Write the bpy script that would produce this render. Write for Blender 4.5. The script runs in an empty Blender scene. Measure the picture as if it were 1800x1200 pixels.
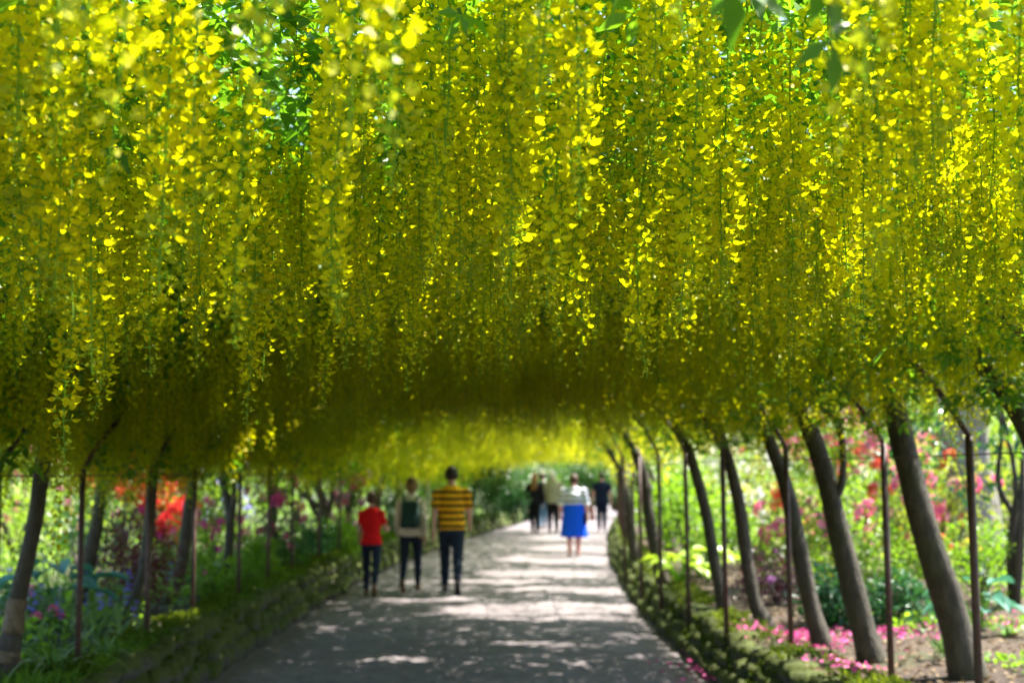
import bpy, bmesh, math, random
import numpy as np
from mathutils import Vector, Matrix

SC = bpy.context.scene
COL = SC.collection
rng = np.random.default_rng(7)
random.seed(7)
R = math.radians

# ------------------------------------------------------------------ camera
F_PX = 2500.0                      # focal length in photo pixels (1800 wide)
CAM = np.array((0.0, 0.0, 1.75))
PITCH = math.atan(230 / F_PX)
cam_d = bpy.data.cameras.new('camera')
cam_d.lens = 50.0
cam_d.sensor_width = 36.0
cam_d.clip_start = 0.05
cam_d.clip_end = 3000
cam_d.dof.use_dof = True
cam_d.dof.focus_distance = 3.7
cam_d.dof.aperture_fstop = 3.2
cam_o = bpy.data.objects.new('camera', cam_d)
COL.objects.link(cam_o)
cam_o.location = CAM
cam_o.rotation_euler = (math.pi / 2 + PITCH, 0, 0)
SC.camera = cam_o

# ------------------------------------------------------------------ sky, sun, exposure
SUN_EL, SUN_AZ = R(57), R(62)      # azimuth measured from +Y (along the tunnel) towards +X
world = bpy.data.worlds.new('World')
SC.world = world
world.use_nodes = True
wn = world.node_tree
sky = wn.nodes.new('ShaderNodeTexSky')
sky.sky_type = 'NISHITA'
sky.sun_disc = False
sky.sun_elevation = SUN_EL
sky.sun_rotation = SUN_AZ
bg = wn.nodes['Background']
bg.inputs['Strength'].default_value = 0.11
wn.links.new(sky.outputs[0], bg.inputs['Color'])
sun_d = bpy.data.lights.new('sun', 'SUN')
sun_d.energy = 5.0
sun_d.angle = R(0.53)
sun_d.color = (1.0, 0.95, 0.86)
sun_o = bpy.data.objects.new('sun', sun_d)
COL.objects.link(sun_o)
SUNV = Vector((math.cos(SUN_EL) * math.sin(SUN_AZ), math.cos(SUN_EL) * math.cos(SUN_AZ), math.sin(SUN_EL)))
sun_o.rotation_euler = SUNV.to_track_quat('Z', 'Y').to_euler()
SC.view_settings.view_transform = 'Standard'
SC.view_settings.look = 'None'
SC.view_settings.gamma = 1.0
SC.view_settings.use_curve_mapping = False
SC.view_settings.exposure = 2.2
cy = SC.cycles
cy.max_bounces = 10
cy.diffuse_bounces = 6
cy.glossy_bounces = 2
cy.transmission_bounces = 6
cy.transparent_max_bounces = 4
cy.sample_clamp_indirect = 6.0
cy.sample_clamp_direct = 10.0
cy.use_denoising = True
cy.caustics_reflective = False
cy.caustics_refractive = False


# ------------------------------------------------------------------ pixel helpers
def ray(px, py):
    dx, dy = (px - 900) / F_PX, (600 - py) / F_PX
    c, s = math.cos(PITCH), math.sin(PITCH)
    return np.array((dx, c - dy * s, s + dy * c))


def at_z(px, py, z):
    d = ray(px, py)
    return CAM + d * (z - CAM[2]) / d[2]


def at_y(px, py, y):
    d = ray(px, py)
    return CAM + d * y / d[1]


def project(P):
    P = np.asarray(P, float) - CAM
    c, s = math.cos(PITCH), math.sin(PITCH)
    dep = P[..., 1] * c + P[..., 2] * s
    up = -P[..., 1] * s + P[..., 2] * c
    dep_s = np.where(np.abs(dep) < 1e-3, 1e-3, dep)
    return 900 + F_PX * P[..., 0] / dep_s, 600 - F_PX * up / dep_s, dep


def vnoise(x, y, seed=0):
    x = np.asarray(x, float); y = np.asarray(y, float)
    xi, yi = np.floor(x).astype(np.int64), np.floor(y).astype(np.int64)
    fx, fy = x - xi, y - yi
    fx, fy = fx * fx * (3 - 2 * fx), fy * fy * (3 - 2 * fy)

    def h(a, b):
        v = np.sin(a * 127.1 + b * 311.7 + seed * 74.7) * 43758.5453
        return v - np.floor(v)
    return (h(xi, yi) * (1 - fx) + h(xi + 1, yi) * fx) * (1 - fy) + (h(xi, yi + 1) * (1 - fx) + h(xi + 1, yi + 1) * fx) * fy


# ------------------------------------------------------------------ layout of the walk
RE_Y = [-40, 2, 8, 9.4, 11, 12.4, 16, 20, 28, 40, 46, 60, 80, 140]
RE_X = [2.45, 2.4, 2.2, 2.0, 1.82, 1.74, 1.68, 1.72, 2.0, 2.75, 3.3, 5.2, 9, 24]
LE_Y = [-40, 12, 19, 24, 31, 40, 46, 60, 80, 140]
LE_X = [-2.75, -2.6, -2.58, -2.45, -1.9, -1.0, -0.2, 1.7, 5.5, 20]


def RE(y): return np.interp(y, RE_Y, RE_X)
def LE(y): return np.interp(y, LE_Y, LE_X)


ZR, ZL = 0.34, 0.42                # bed height behind the right and left wall


def bed_z(x, y):
    x = np.asarray(x, float); y = np.asarray(y, float)
    offr = x - RE(y) - 0.2
    offl = LE(y) - 0.2 - x
    zr = ZR + 0.05 * np.clip(offr - 0.5, 0, 60) * 0.7 + 0.05 * (vnoise(x * 1.3, y * 1.3, 3) - .5)
    zl = ZL + 0.05 * np.clip(offl - 0.5, 0, 60) * 0.9 + 0.07 * (vnoise(x * 1.3, y * 1.3, 4) - .5)
    return np.where(offr > offl, zr, zl)


SH_S = [-.3, -.12, 0, .12, .3, .5, .7, .88, 1, 1.12, 1.3]
SH_Z = [2.10, 2.20, 2.30, 2.52, 2.78, 2.86, 2.84, 2.76, 2.70, 2.64, 2.52]


def shell(x, y):
    a, b = LE(y) - .3, RE(y) + .15
    s = (x - a) / (b - a)
    return np.interp(s, SH_S, SH_Z) + 0.20 * (vnoise(x * .9, y * .7, 11) - .5) + np.interp(y, [2, 5, 8, 12, 20, 28, 46], [-.08, -.08, -.04, -.08, -.16, -.28, -.30])


# ------------------------------------------------------------------ materials
def newmat(name):
    m = bpy.data.materials.new(name)
    m.use_nodes = True
    nt = m.node_tree
    return m, nt, nt.nodes['Principled BSDF'], nt.nodes['Material Output']


def ramp(nt, stops, fac=None):
    r = nt.nodes.new('ShaderNodeValToRGB')
    els = r.color_ramp.elements
    while len(els) < len(stops):
        els.new(.5)
    for e, (p, c) in zip(els, stops):
        e.position = p
        e.color = (*c, 1)
    if fac is not None:
        nt.links.new(fac, r.inputs[0])
    return r


def noise(nt, scale, detail=4, rough=.6, vec=None):
    n = nt.nodes.new('ShaderNodeTexNoise')
    n.inputs['Scale'].default_value = scale
    n.inputs['Detail'].default_value = detail
    n.inputs['Roughness'].default_value = rough
    if vec is not None:
        nt.links.new(vec, n.inputs['Vector'])
    return n


def objvec(nt):
    t = nt.nodes.new('ShaderNodeTexCoord')
    return t.outputs['Object']


def bump(nt, bsdf, h, strength=.5, dist=.02):
    b = nt.nodes.new('ShaderNodeBump')
    b.inputs['Strength'].default_value = strength
    b.inputs['Distance'].default_value = dist
    nt.links.new(h, b.inputs['Height'])
    nt.links.new(b.outputs[0], bsdf.inputs['Normal'])


def leafmat(name, c0, c1, t0, t1, mix=.45, rough=.45, spec=.5):
    """thin leaf or petal: reflects c0..c1, lets t0..t1 through; 'tone' is a per-leaf random"""
    m, nt, p, out = newmat(name)
    a = nt.nodes.new('ShaderNodeAttribute')
    a.attribute_name = 'tone'
    r0 = ramp(nt, [(0, c0), (1, c1)], a.outputs['Fac'])
    r1 = ramp(nt, [(0, t0), (1, t1)], a.outputs['Fac'])
    nt.links.new(r0.outputs[0], p.inputs['Base Color'])
    p.inputs['Roughness'].default_value = rough
    p.inputs['Specular IOR Level'].default_value = spec
    t = nt.nodes.new('ShaderNodeBsdfTranslucent')
    nt.links.new(r1.outputs[0], t.inputs['Color'])
    mx = nt.nodes.new('ShaderNodeMixShader')
    mx.inputs[0].default_value = mix
    nt.links.new(p.outputs[0], mx.inputs[1])
    nt.links.new(t.outputs[0], mx.inputs[2])
    nt.links.new(mx.outputs[0], out.inputs['Surface'])
    return m


M = {}
M['petal'] = leafmat('laburnum petal', (.68, .53, .0015), (.74, .66, .004), (.68, .66, .0015), (.74, .80, .004), .60, .5, .3)
M['bud'] = leafmat('laburnum bud', (.34, .40, .012), (.52, .50, .015), (.36, .45, .01), (.5, .55, .015), .35, .45, .35)
M['pedicel'] = leafmat('raceme stalk', (.15, .28, .012), (.24, .40, .018), (.24, .48, .01), (.36, .62, .015), .42, .5)
M['lableaf'] = leafmat('laburnum leaf', (.05, .13, .012), (.10, .22, .02), (.14, .36, .01), (.30, .58, .015), .45, .4)


def bark(name, c0, c1, c2, sc=18):
    m, nt, p, out = newmat(name)
    v = objvec(nt)
    mp = nt.nodes.new('ShaderNodeMapping')
    mp.inputs['Scale'].default_value = (1, 1, .45)
    nt.links.new(v, mp.inputs[0])
    n = noise(nt, sc, 6, .65, mp.outputs[0])
    n2 = noise(nt, 2.3, 3, .5, v)
    r = ramp(nt, [(.25, c0), (.5, c1), (.75, c2)], n.outputs[0])
    mos = nt.nodes.new('ShaderNodeMix'); mos.data_type = 'RGBA'
    rr = ramp(nt, [(.52, (0, 0, 0)), (.7, (1, 1, 1))], n2.outputs[0])
    nt.links.new(rr.outputs[0], mos.inputs[0])
    nt.links.new(r.outputs[0], mos.inputs[6])
    mos.inputs[7].default_value = (.045, .05, .014, 1)
    nt.links.new(mos.outputs[2], p.inputs['Base Color'])
    p.inputs['Roughness'].default_value = .8
    bump(nt, p, n.outputs[0], 1.0, .03)
    return m


M['bark'] = bark('laburnum bark', (.020, .015, .008), (.048, .038, .022), (.095, .076, .048))
M['greybark'] = bark('grey bark', (.14, .12, .10), (.26, .23, .19), (.36, .32, .27), 9)
M['tanbark'] = bark('peeling tan bark', (.08, .055, .032), (.16, .11, .065), (.24, .18, .115), 26)
M['darkbark'] = bark('dark bark', (.03, .022, .016), (.06, .045, .032), (.10, .075, .055))


def plain(name, col, rough=.8, var=.25, sc=40, spec=.3, metallic=0):
    m, nt, p, out = newmat(name)
    n = noise(nt, sc, 4, .6, objvec(nt))
    lo = tuple(c * (1 - var) for c in col)
    hi = tuple(min(1, c * (1 + var)) for c in col)
    r = ramp(nt, [(.3, lo), (.7, hi)], n.outputs[0])
    nt.links.new(r.outputs[0], p.inputs['Base Color'])
    p.inputs['Roughness'].default_value = rough
    p.inputs['Specular IOR Level'].default_value = spec
    p.inputs['Metallic'].default_value = metallic
    bump(nt, p, n.outputs[0], .15, .005)
    return m


def rustmat():
    m, nt, p, out = newmat('rusty painted iron')
    n = noise(nt, 14, 6, .7, objvec(nt))
    r = ramp(nt, [(.3, (.03, .015, .011)), (.5, (.085, .036, .025)), (.62, (.07, .05, .045)), (.8, (.18, .16, .16))], n.outputs[0])
    nt.links.new(r.outputs[0], p.inputs['Base Color'])
    p.inputs['Roughness'].default_value = .62
    bump(nt, p, n.outputs[0], .5, .004)
    return m


M['rust'] = rustmat()


def gravelmat():
    m, nt, p, out = newmat('path gravel')
    v = objvec(nt)
    big = noise(nt, .8, 5, .65, v)
    mid = noise(nt, 7, 5, .7, v)
    vo = nt.nodes.new('ShaderNodeTexVoronoi'); vo.inputs['Scale'].default_value = 55
    nt.links.new(v, vo.inputs['Vector'])
    fine = noise(nt, 90, 3, .7, v)
    r1 = ramp(nt, [(.3, (.205, .172, .178)), (.7, (.35, .305, .305))], big.outputs[0])
    r2 = ramp(nt, [(.3, (.55, .55, .57)), (.7, (1, 1, 1))], mid.outputs[0])
    r3 = ramp(nt, [(0, (.6, .6, .62)), (1, (1.0, .98, .95))], vo.outputs['Color'])
    mu = nt.nodes.new('ShaderNodeMix'); mu.data_type = 'RGBA'; mu.blend_type = 'MULTIPLY'; mu.inputs[0].default_value = 1
    nt.links.new(r1.outputs[0], mu.inputs[6]); nt.links.new(r2.outputs[0], mu.inputs[7])
    mu2 = nt.nodes.new('ShaderNodeMix'); mu2.data_type = 'RGBA'; mu2.blend_type = 'MULTIPLY'; mu2.inputs[0].default_value = .9
    nt.links.new(mu.outputs[2], mu2.inputs[6]); nt.links.new(r3.outputs[0], mu2.inputs[7])
    nt.links.new(mu2.outputs[2], p.inputs['Base Color'])
    p.inputs['Roughness'].default_value = .9
    ad = nt.nodes.new('ShaderNodeMath'); ad.operation = 'ADD'
    nt.links.new(vo.outputs['Distance'], ad.inputs[0]); nt.links.new(fine.outputs[0], ad.inputs[1])
    bump(nt, p, ad.outputs[0], .6, .012)
    return m


M['gravel'] = gravelmat()


def soilmat(name, a, b, c):
    m, nt, p, out = newmat(name)
    v = objvec(nt)
    n1 = noise(nt, 1.2, 5, .6, v)
    n2 = noise(nt, 22, 5, .7, v)
    r1 = ramp(nt, [(.35, a), (.52, b), (.66, c)], n1.outputs[0])
    r2 = ramp(nt, [(.3, (.45, .45, .45)), (.75, (1.2, 1.15, 1.05))], n2.outputs[0])
    mu = nt.nodes.new('ShaderNodeMix'); mu.data_type = 'RGBA'; mu.blend_type = 'MULTIPLY'; mu.inputs[0].default_value = 1
    nt.links.new(r1.outputs[0], mu.inputs[6]); nt.links.new(r2.outputs[0], mu.inputs[7])
    nt.links.new(mu.outputs[2], p.inputs['Base Color'])
    p.inputs['Roughness'].default_value = .95
    bump(nt, p, n2.outputs[0], .8, .03)
    return m


M['soil'] = soilmat('bed soil', (.04, .025, .015), (.085, .055, .035), (.055, .06, .018))
M['soilgreen'] = soilmat('mossy bed soil', (.05, .04, .025), (.06, .085, .022), (.08, .12, .025))
M['grass'] = soilmat('far grass', (.05, .09, .02), (.07, .12, .025), (.09, .14, .03))


def stonemat():
    m, nt, p, out = newmat('mossy stone')
    v = objvec(nt)
    oi = nt.nodes.new('ShaderNodeObjectInfo')
    geo = nt.nodes.new('ShaderNodeNewGeometry')
    n = noise(nt, 3.5, 5, .65, geo.outputs['Position'])
    n2 = noise(nt, 45, 5, .7, geo.outputs['Position'])
    sep = nt.nodes.new('ShaderNodeSeparateXYZ')
    nt.links.new(geo.outputs['Normal'], sep.inputs[0])
    m1 = nt.nodes.new('ShaderNodeMath'); m1.operation = 'MULTIPLY_ADD'
    nt.links.new(sep.outputs[2], m1.inputs[0]); m1.inputs[1].default_value = .35
    nt.links.new(n.outputs[0], m1.inputs[2])
    rf = ramp(nt, [(.42, (0, 0, 0)), (.6, (1, 1, 1))], m1.outputs[0])
    st = ramp(nt, [(.3, (.03, .027, .02)), (.7, (.13, .115, .09))], n2.outputs[0])
    mo = ramp(nt, [(.3, (.025, .034, .005)), (.55, (.07, .09, .008)), (.75, (.11, .125, .010))], n2.outputs[0])
    mx = nt.nodes.new('ShaderNodeMix'); mx.data_type = 'RGBA'
    nt.links.new(rf.outputs[0], mx.inputs[0]); nt.links.new(st.outputs[0], mx.inputs[6]); nt.links.new(mo.outputs[0], mx.inputs[7])
    nt.links.new(mx.outputs[2], p.inputs['Base Color'])
    p.inputs['Roughness'].default_value = .95
    bump(nt, p, n2.outputs[0], .9, .02)
    return m


M['stone'] = stonemat()
M['moss'] = leafmat('moss tuft', (.035, .065, .005), (.095, .14, .008), (.10, .15, .01), (.25, .32, .02), .3, .8, .1)
M['lawnmoss'] = leafmat('fine grass', (.06, .12, .012), (.14, .24, .02), (.12, .3, .01), (.3, .5, .02), .35, .6, .2)
M['litter'] = leafmat('dry leaf litter', (.10, .055, .03), (.42, .32, .20), (.1, .06, .03), (.3, .2, .1), .15, .8, .2)


# ------------------------------------------------------------------ mesh helpers
def mesh_tris(name, V, F, mats, midx=None, tone=None, smooth=False):
    V = np.ascontiguousarray(V, np.float32).reshape(-1, 3)
    F = np.ascontiguousarray(F, np.int32).reshape(-1, 3)
    me = bpy.data.meshes.new(name)
    me.vertices.add(len(V)); me.vertices.foreach_set('co', V.ravel())
    me.loops.add(F.size); me.loops.foreach_set('vertex_index', F.ravel())
    me.polygons.add(len(F))
    me.polygons.foreach_set('loop_start', np.arange(0, F.size, 3, dtype=np.int32))
    me.polygons.foreach_set('loop_total', np.full(len(F), 3, np.int32))
    if midx is not None:
        me.polygons.foreach_set('material_index', np.ascontiguousarray(midx, np.int32))
    me.polygons.foreach_set('use_smooth', np.full(len(F), smooth, bool))
    for m in (mats if isinstance(mats, (list, tuple)) else [mats]):
        me.materials.append(m)
    if tone is not None:
        at = me.attributes.new('tone', 'FLOAT', 'FACE')
        at.data.foreach_set('value', np.ascontiguousarray(tone, np.float32))
    me.update(calc_edges=True)
    return me


def link(name, me, parent=None, loc=None):
    o = bpy.data.objects.new(name, me)
    COL.objects.link(o)
    if parent is not None:
        o.parent = parent
    if loc is not None:
        o.location = loc
    return o


def thing(name, label, cat, loc=(0, 0, 0), rz=0, group=None):
    o = bpy.data.objects.new(name, None)
    COL.objects.link(o)
    o.empty_display_size = .1
    o.location = [float(v) for v in loc]
    o.rotation_euler = (0, 0, rz)
    o['label'] = label
    o['category'] = cat
    if group:
        o['group'] = group
    return o


def struct(name, me):
    o = link(name, me)
    o['kind'] = 'structure'
    return o


class Geo:
    """collects triangles"""
    def __init__(s):
        s.V, s.F, s.T, s.I, s.n = [], [], [], [], 0

    def add(s, V, F, tone=0.5, mi=0):
        V = np.asarray(V, float).reshape(-1, 3); F = np.asarray(F, np.int64).reshape(-1, 3)
        s.V.append(V); s.F.append(F + s.n); s.n += len(V)
        s.T.append(np.broadcast_to(np.asarray(tone, float), (len(F),)))
        s.I.append(np.broadcast_to(np.asarray(mi), (len(F),)))

    def mesh(s, name, mats, smooth=False, off=None):
        V = np.concatenate(s.V)
        if off is not None:
            V = V - np.asarray(off, float)
        return mesh_tris(name, V, np.concatenate(s.F), mats, np.concatenate(s.I), np.concatenate(s.T), smooth)


def catmull(P, n):
    P = np.asarray(P, float)
    if len(P) == 2:
        t = np.linspace(0, 1, n)[:, None]
        return P[0] * (1 - t) + P[1] * t
    Q = np.vstack([2 * P[0] - P[1], P, 2 * P[-1] - P[-2]])
    out = []
    ts = np.linspace(0, len(P) - 1, n)
    for t in ts:
        i = min(int(t), len(P) - 2); u = t - i
        p0, p1, p2, p3 = Q[i], Q[i + 1], Q[i + 2], Q[i + 3]
        out.append(.5 * ((2 * p1) + (-p0 + p2) * u + (2 * p0 - 5 * p1 + 4 * p2 - p3) * u * u + (-p0 + 3 * p1 - 3 * p2 + p3) * u ** 3))
    return np.array(out)


def tube(P, rad, seg=8, wob=0., seed=0):
    """swept tube -> V, F (triangles); rad scalar or per-point"""
    P = np.asarray(P, float); n = len(P)
    rad = np.broadcast_to(np.asarray(rad, float), (n,))
    T = np.gradient(P, axis=0); T /= np.linalg.norm(T, axis=1)[:, None] + 1e-9
    ref = np.array((0.13, 1, 0.07)) if abs(T[0][1]) < .9 else np.array((1, 0, .1))
    A = np.cross(T, ref); A /= np.linalg.norm(A, axis=1)[:, None] + 1e-9
    B = np.cross(T, A)
    a = np.linspace(0, 2 * np.pi, seg, endpoint=False)
    rr = rad[:, None] * np.ones(seg)
    if wob:
        g = np.random.default_rng(seed)
        ph = g.uniform(0, 6.28, 4)
        t = np.linspace(0, 1, n)[:, None] * n * .5
        rr = rr * (1 + wob * (np.sin(2 * a + ph[0] + t * .7) + .7 * np.sin(3 * a + ph[1] - t) + .6 * np.sin(t * 2.1 + ph[2])))
    V = P[:, None, :] + rr[..., None] * (np.cos(a)[None, :, None] * A[:, None, :] + np.sin(a)[None, :, None] * B[:, None, :])
    V = V.reshape(-1, 3)
    F = []
    for i in range(n - 1):
        for j in range(seg):
            k = (j + 1) % seg
            p, q, r, s = i * seg + j, i * seg + k, (i + 1) * seg + k, (i + 1) * seg + j
            F += [(p, q, r), (p, r, s)]
    V = np.vstack([V, P[0], P[-1]])
    c0, c1 = n * seg, n * seg + 1
    for j in range(seg):
        k = (j + 1) % seg
        F.append((c0, k, j)); F.append((c1, (n - 1) * seg + j, (n - 1) * seg + k))
    return V, np.array(F)


def norm(v):
    return v / (np.linalg.norm(v, axis=-1, keepdims=True) + 1e-9)


def basis(D, N):
    """rotation matrices with local Y along D and local Z near N"""
    Y = norm(D); X = norm(np.cross(Y, N)); Z = np.cross(X, Y)
    return np.stack([X, Y, Z], axis=-1)


def scatter(geo, tv, tf, P, Rm, S, tone, mi=0):
    n = len(P)
    if n == 0:
        return
    S = np.broadcast_to(np.asarray(S, float), (n,))
    V = P[:, None, :] + np.einsum('nij,kj->nki', Rm, tv) * S[:, None, None]
    F = tf[None] + (np.arange(n) * len(tv))[:, None, None]
    geo.add(V, F, np.repeat(np.broadcast_to(tone, (n,)), len(tf)), np.tile(np.broadcast_to(mi, (len(tf),)), n))


def leaf4(w=.42, fold=.08, droop=-.08):
    return (np.array([(0, 0, 0), (-w / 2, .45, fold), (w / 2, .45, fold), (0, 1, droop), (0, .5, .02)], float),
            np.array([(0, 4, 1), (0, 2, 4), (1, 4, 3), (4, 2, 3)]))


def leaf2(w=.42, fold=.06):
    return (np.array([(0, 0, 0), (-w / 2, .5, fold), (w / 2, .5, fold), (0, 1, -.04)], float),
            np.array([(0, 3, 1), (0, 2, 3)]))


def trifoliate(lt):
    V, F = [], []
    v, f = lt
    for k, (ang, l) in enumerate(((0, 1.05), (62, .85), (-62, .85))):
        a = R(ang); c, s = math.cos(a), math.sin(a)
        q = v * l
        q = np.stack([q[:, 0] * c + q[:, 1] * s, -q[:, 0] * s + q[:, 1] * c + .02, q[:, 2] - .18 * q[:, 1] ** 2], 1)
        F.append(f + len(v) * k); V.append(q)
    return np.vstack(V), np.vstack(F)


def rand_dirs(n, zlo=-1, zhi=1):
    z = rng.uniform(zlo, zhi, n); a = rng.uniform(0, 2 * np.pi, n); r = np.sqrt(np.clip(1 - z * z, 0, 1))
    return np.stack([r * np.cos(a), r * np.sin(a), z], 1)


# ================================================================== SETTING
gv = Geo()
S0 = 900.
gv.add([(-S0, -S0, -.06), (S0, -S0, -.06), (S0, S0, -.06), (-S0, S0, -.06)], [(0, 1, 2), (0, 2, 3)])
struct('ground', gv.mesh('ground', M['grass']))


def strip(ys, xfun, zfun, K):
    V = np.array([[(xfun(y, k), y, zfun(y, k, xfun(y, k))) for k in range(K)] for y in ys], float)
    n = len(ys)
    F = []
    for i in range(n - 1):
        for k in range(K - 1):
            a, b, c, d = i * K + k, i * K + k + 1, (i + 1) * K + k + 1, (i + 1) * K + k
            F += [(a, b, c), (a, c, d)]
    return V.reshape(-1, 3), np.array(F)


ysp = np.concatenate([np.arange(-40, 5, 3.), np.arange(5, 50, .5), np.arange(50, 141, 5.)])
g = Geo()
g.add(*strip(ysp, lambda y, k: LE(y) - .08 + (RE(y) - LE(y) + .16) * k / 12,
             lambda y, k, x: .0 + .012 * math.sin(k * 1.9 + y * .5) + .03 * (1 - ((k - 6) / 6) ** 2), 13))
struct('gravel_path', g.mesh('gravel_path', M['gravel'], True))
OFF = [.12, .25, .4, .6, .9, 1.3, 1.8, 2.5, 3.5, 5, 7, 10, 15, 25, 60, 200]
ysb = np.concatenate([np.arange(-40, 5, 2.), np.arange(5, 40, .4), np.arange(40, 141, 4.)])
g = Geo()
g.add(*strip(ysb, lambda y, k: RE(y) + OFF[k], lambda y, k, x: float(bed_z(x, y)) if k else ZR - .12, len(OFF)))
struct('flower_bed_right', g.mesh('flower_bed_right', M['soil'], True))
g = Geo()
V, F = strip(ysb, lambda y, k: LE(y) - OFF[k], lambda y, k, x: float(bed_z(x, y)) if k else ZL - .12, len(OFF))
g.add(V, F[:, ::-1])
struct('flower_bed_left', g.mesh('flower_bed_left', M['soilgreen'], True))

# ------------------------------------------------------------------ mossy dry-stone walls
def stone_meshes():
    out = []
    for s in range(7):
        bm = bmesh.new()
        bmesh.ops.create_cube(bm, size=2)
        bmesh.ops.subdivide_edges(bm, edges=bm.edges[:], cuts=1, use_grid_fill=True)
        g = random.Random(s + 40)
        for v in bm.verts:
            c = v.co.copy()
            v.co = c.lerp(c.normalized() * 1.25, .55)
            v.co += Vector((g.uniform(-.16, .16), g.uniform(-.16, .16), g.uniform(-.16, .16)))
            v.co *= .5
        bmesh.ops.triangulate(bm, faces=bm.faces[:])
        me = bpy.data.meshes.new('stone')
        bm.to_mesh(me); bm.free()
        for p in me.polygons:
            p.use_smooth = True
        me.materials.append(M['stone'])
        out.append(me)
    return out


STONES = stone_meshes()


def np_mesh(me):
    V = np.zeros(len(me.vertices) * 3); me.vertices.foreach_get('co', V)
    F = np.zeros(len(me.polygons) * 3, np.int32); me.loops.foreach_get('vertex_index', F)
    return V.reshape(-1, 3), F.reshape(-1, 3)


STONE_NP = [np_mesh(m) for m in STONES]


def stone_wall(side, label):
    edge = RE if side > 0 else LE
    H = ZR if side > 0 else ZL
    w = thing('mossy_stone_wall', label, 'wall', (float(edge(12)), 12, 0))
    ox, oy = float(edge(12)), 12.
    rest = Geo()
    items = []
    for course in range(3):
        y = -8 + rng.uniform(0, .3)
        while y < 50:
            ln = rng.uniform(.2, .42) * (1.0 if course < 2 else 1.15)
            h = H / 3 * rng.uniform(1.05, 1.45)
            x = float(edge(y + ln / 2)) + side * (.06 + .075 * course + rng.uniform(-.03, .035))
            z = H / 3 * (course + .45) + rng.uniform(-.02, .02)
            items.append((x, y + ln / 2, z, ln * 1.12, h * 1.15, rng.uniform(.2, .3), int(rng.integers(7)), rng.uniform(-.18, .18)))
            y += ln
    px, py, dep = project([(a[0], a[1], a[2]) for a in items])
    sc = [(-(i[3] / max(d, 1)) if (5 < d and -60 < p < 1860 and q < 1260) else 1 + abs(d)) for i, p, q, d in zip(items, px, py, dep)]
    order = np.argsort(sc)
    for r, idx in enumerate(order):
        x, y, z, ln, h, dp, k, rz = items[idx]
        if r < 280:
            o = link('stone', STONES[k], w)
            o.location = (x - ox, y - oy, z)
            o.scale = (dp, ln, h)
            o.rotation_euler = (rz * .4, rz * .6, rz)
        else:
            V, F = STONE_NP[k]
            rest.add(V * np.array((dp, ln, h)) + np.array((x - ox, y - oy, z)), F)
    o = link('far_stones', rest.mesh('far_stones', M['stone'], True), w)
    o['kind'] = 'stuff'
    # moss cushions: short tufts over the wall's top and face
    mg = Geo()
    n = 16000
    ys = 6 + 40 * rng.random(n) ** 1.6
    u = rng.random(n)
    xs = edge(ys) + side * (.0 + .5 * u)
    zs = np.where(u < .4, H * (.25 + .85 * u / .4) + .03, H + .05) + rng.uniform(-.02, .03, n)
    keep = vnoise(xs * 3, ys * 2.2, 9 + side) > .38
    P = np.stack([xs - ox, ys - oy, zs], 1)[keep]
    D = norm(rand_dirs(len(P), 0.1, 1) + np.array((-side * .5, 0, .5)))
    tv, tf = leaf2(.5)
    scatter(mg, tv, tf, P, basis(D, rand_dirs(len(P))), rng.uniform(.025, .07, len(P)), np.clip(vnoise(P[:, 0] * 2, P[:, 1] * 1.5, 5) + rng.normal(0, .15, len(P)), 0, 1))
    o = link('moss', mg.mesh('moss', M['moss']), w)
    o['kind'] = 'stuff'
    return w


stone_wall(1, 'low mossy stone wall edging the path beside the leaf-litter bed')
stone_wall(-1, 'low mossy stone bank edging the path beside the walking family')

# ================================================================== METAL ARCH FRAME
frame = thing('arch_frame', 'rusty iron arch frame of posts, hoops and rails carrying the laburnum', 'arch frame', (-.5, 10, 0))
FO = np.array((-.5, 10., 0))


def frame_part(name, P, r, seg=7, n=None):
    P = catmull(P, n or max(2, len(P) * 4)) if len(P) > 2 else np.asarray(P, float)
    g = Geo(); g.add(*tube(P - FO, r, seg))
    return link(name, g.mesh(name, M['rust'], True), frame)


right_px = [(1568, 1204), (1392, 1150), (1278, 1118), (1211, 1080), (1163, 1052), (1128, 1030), (1099, 1006)]
rp = [at_z(px, py, .34) for px, py in right_px]
right_posts = [np.array((RE(y) + .35, y, .3)) for y in (-1.6, 0., 1.6, 3.2, 4.8, 6.35, 7.9)] + rp
y = rp[-1][1] + 2
while y < 46:
    right_posts.append(np.array((RE(y) + .2, y, .3))); y += 2.0
ly = [-1.6, 0, 1.6, 3.2, 4.8, 6.4, 8.1, 9.67, 11.45, 13.06, 15.2, 17., 18.8, 21.0]
while len(ly) < len(right_posts):
    ly.append(ly[-1] + 2.05)
left_posts = [np.array((LE(y) - .3, y, .35)) for y in ly]
tops_r, tops_l, mids_r, mids_l, apex = [], [], [], [], []
for a, b in zip(left_posts, right_posts):
    za = 1.78; zb = 1.95
    ta = np.array((a[0], a[1], za)); tb = np.array((b[0] - .02, b[1], zb))
    frame_part('post', [a - (0, 0, .15), ta], .021)
    frame_part('post', [b - (0, 0, .15), tb], .023)
    hoop = [ta]
    for s in (.03, .1, .2, .35, .5, .65, .8, .9, .965):
        q = a * (1 - s) + b * s
        e = 1 - abs(2 * s - 1) ** 3.2
        q[2] = za * (1 - s) + zb * s + 1.3 * e
        hoop.append(q)
    hoop.append(tb)
    frame_part('hoop', hoop, .017, 6, 40)
    tops_l.append(ta + (-.03, 0, -.05)); tops_r.append(tb + (.03, 0, -.1))
    mids_l.append(hoop[2] + (-.02, 0, .02)); mids_r.append(hoop[-3] + (.02, 0, .02)); apex.append(hoop[5] + (0, 0, .02))
for P in (tops_l, tops_r, mids_l, mids_r, apex):
    frame_part('rail', P, .0045, 5, len(P) * 2)

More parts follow.
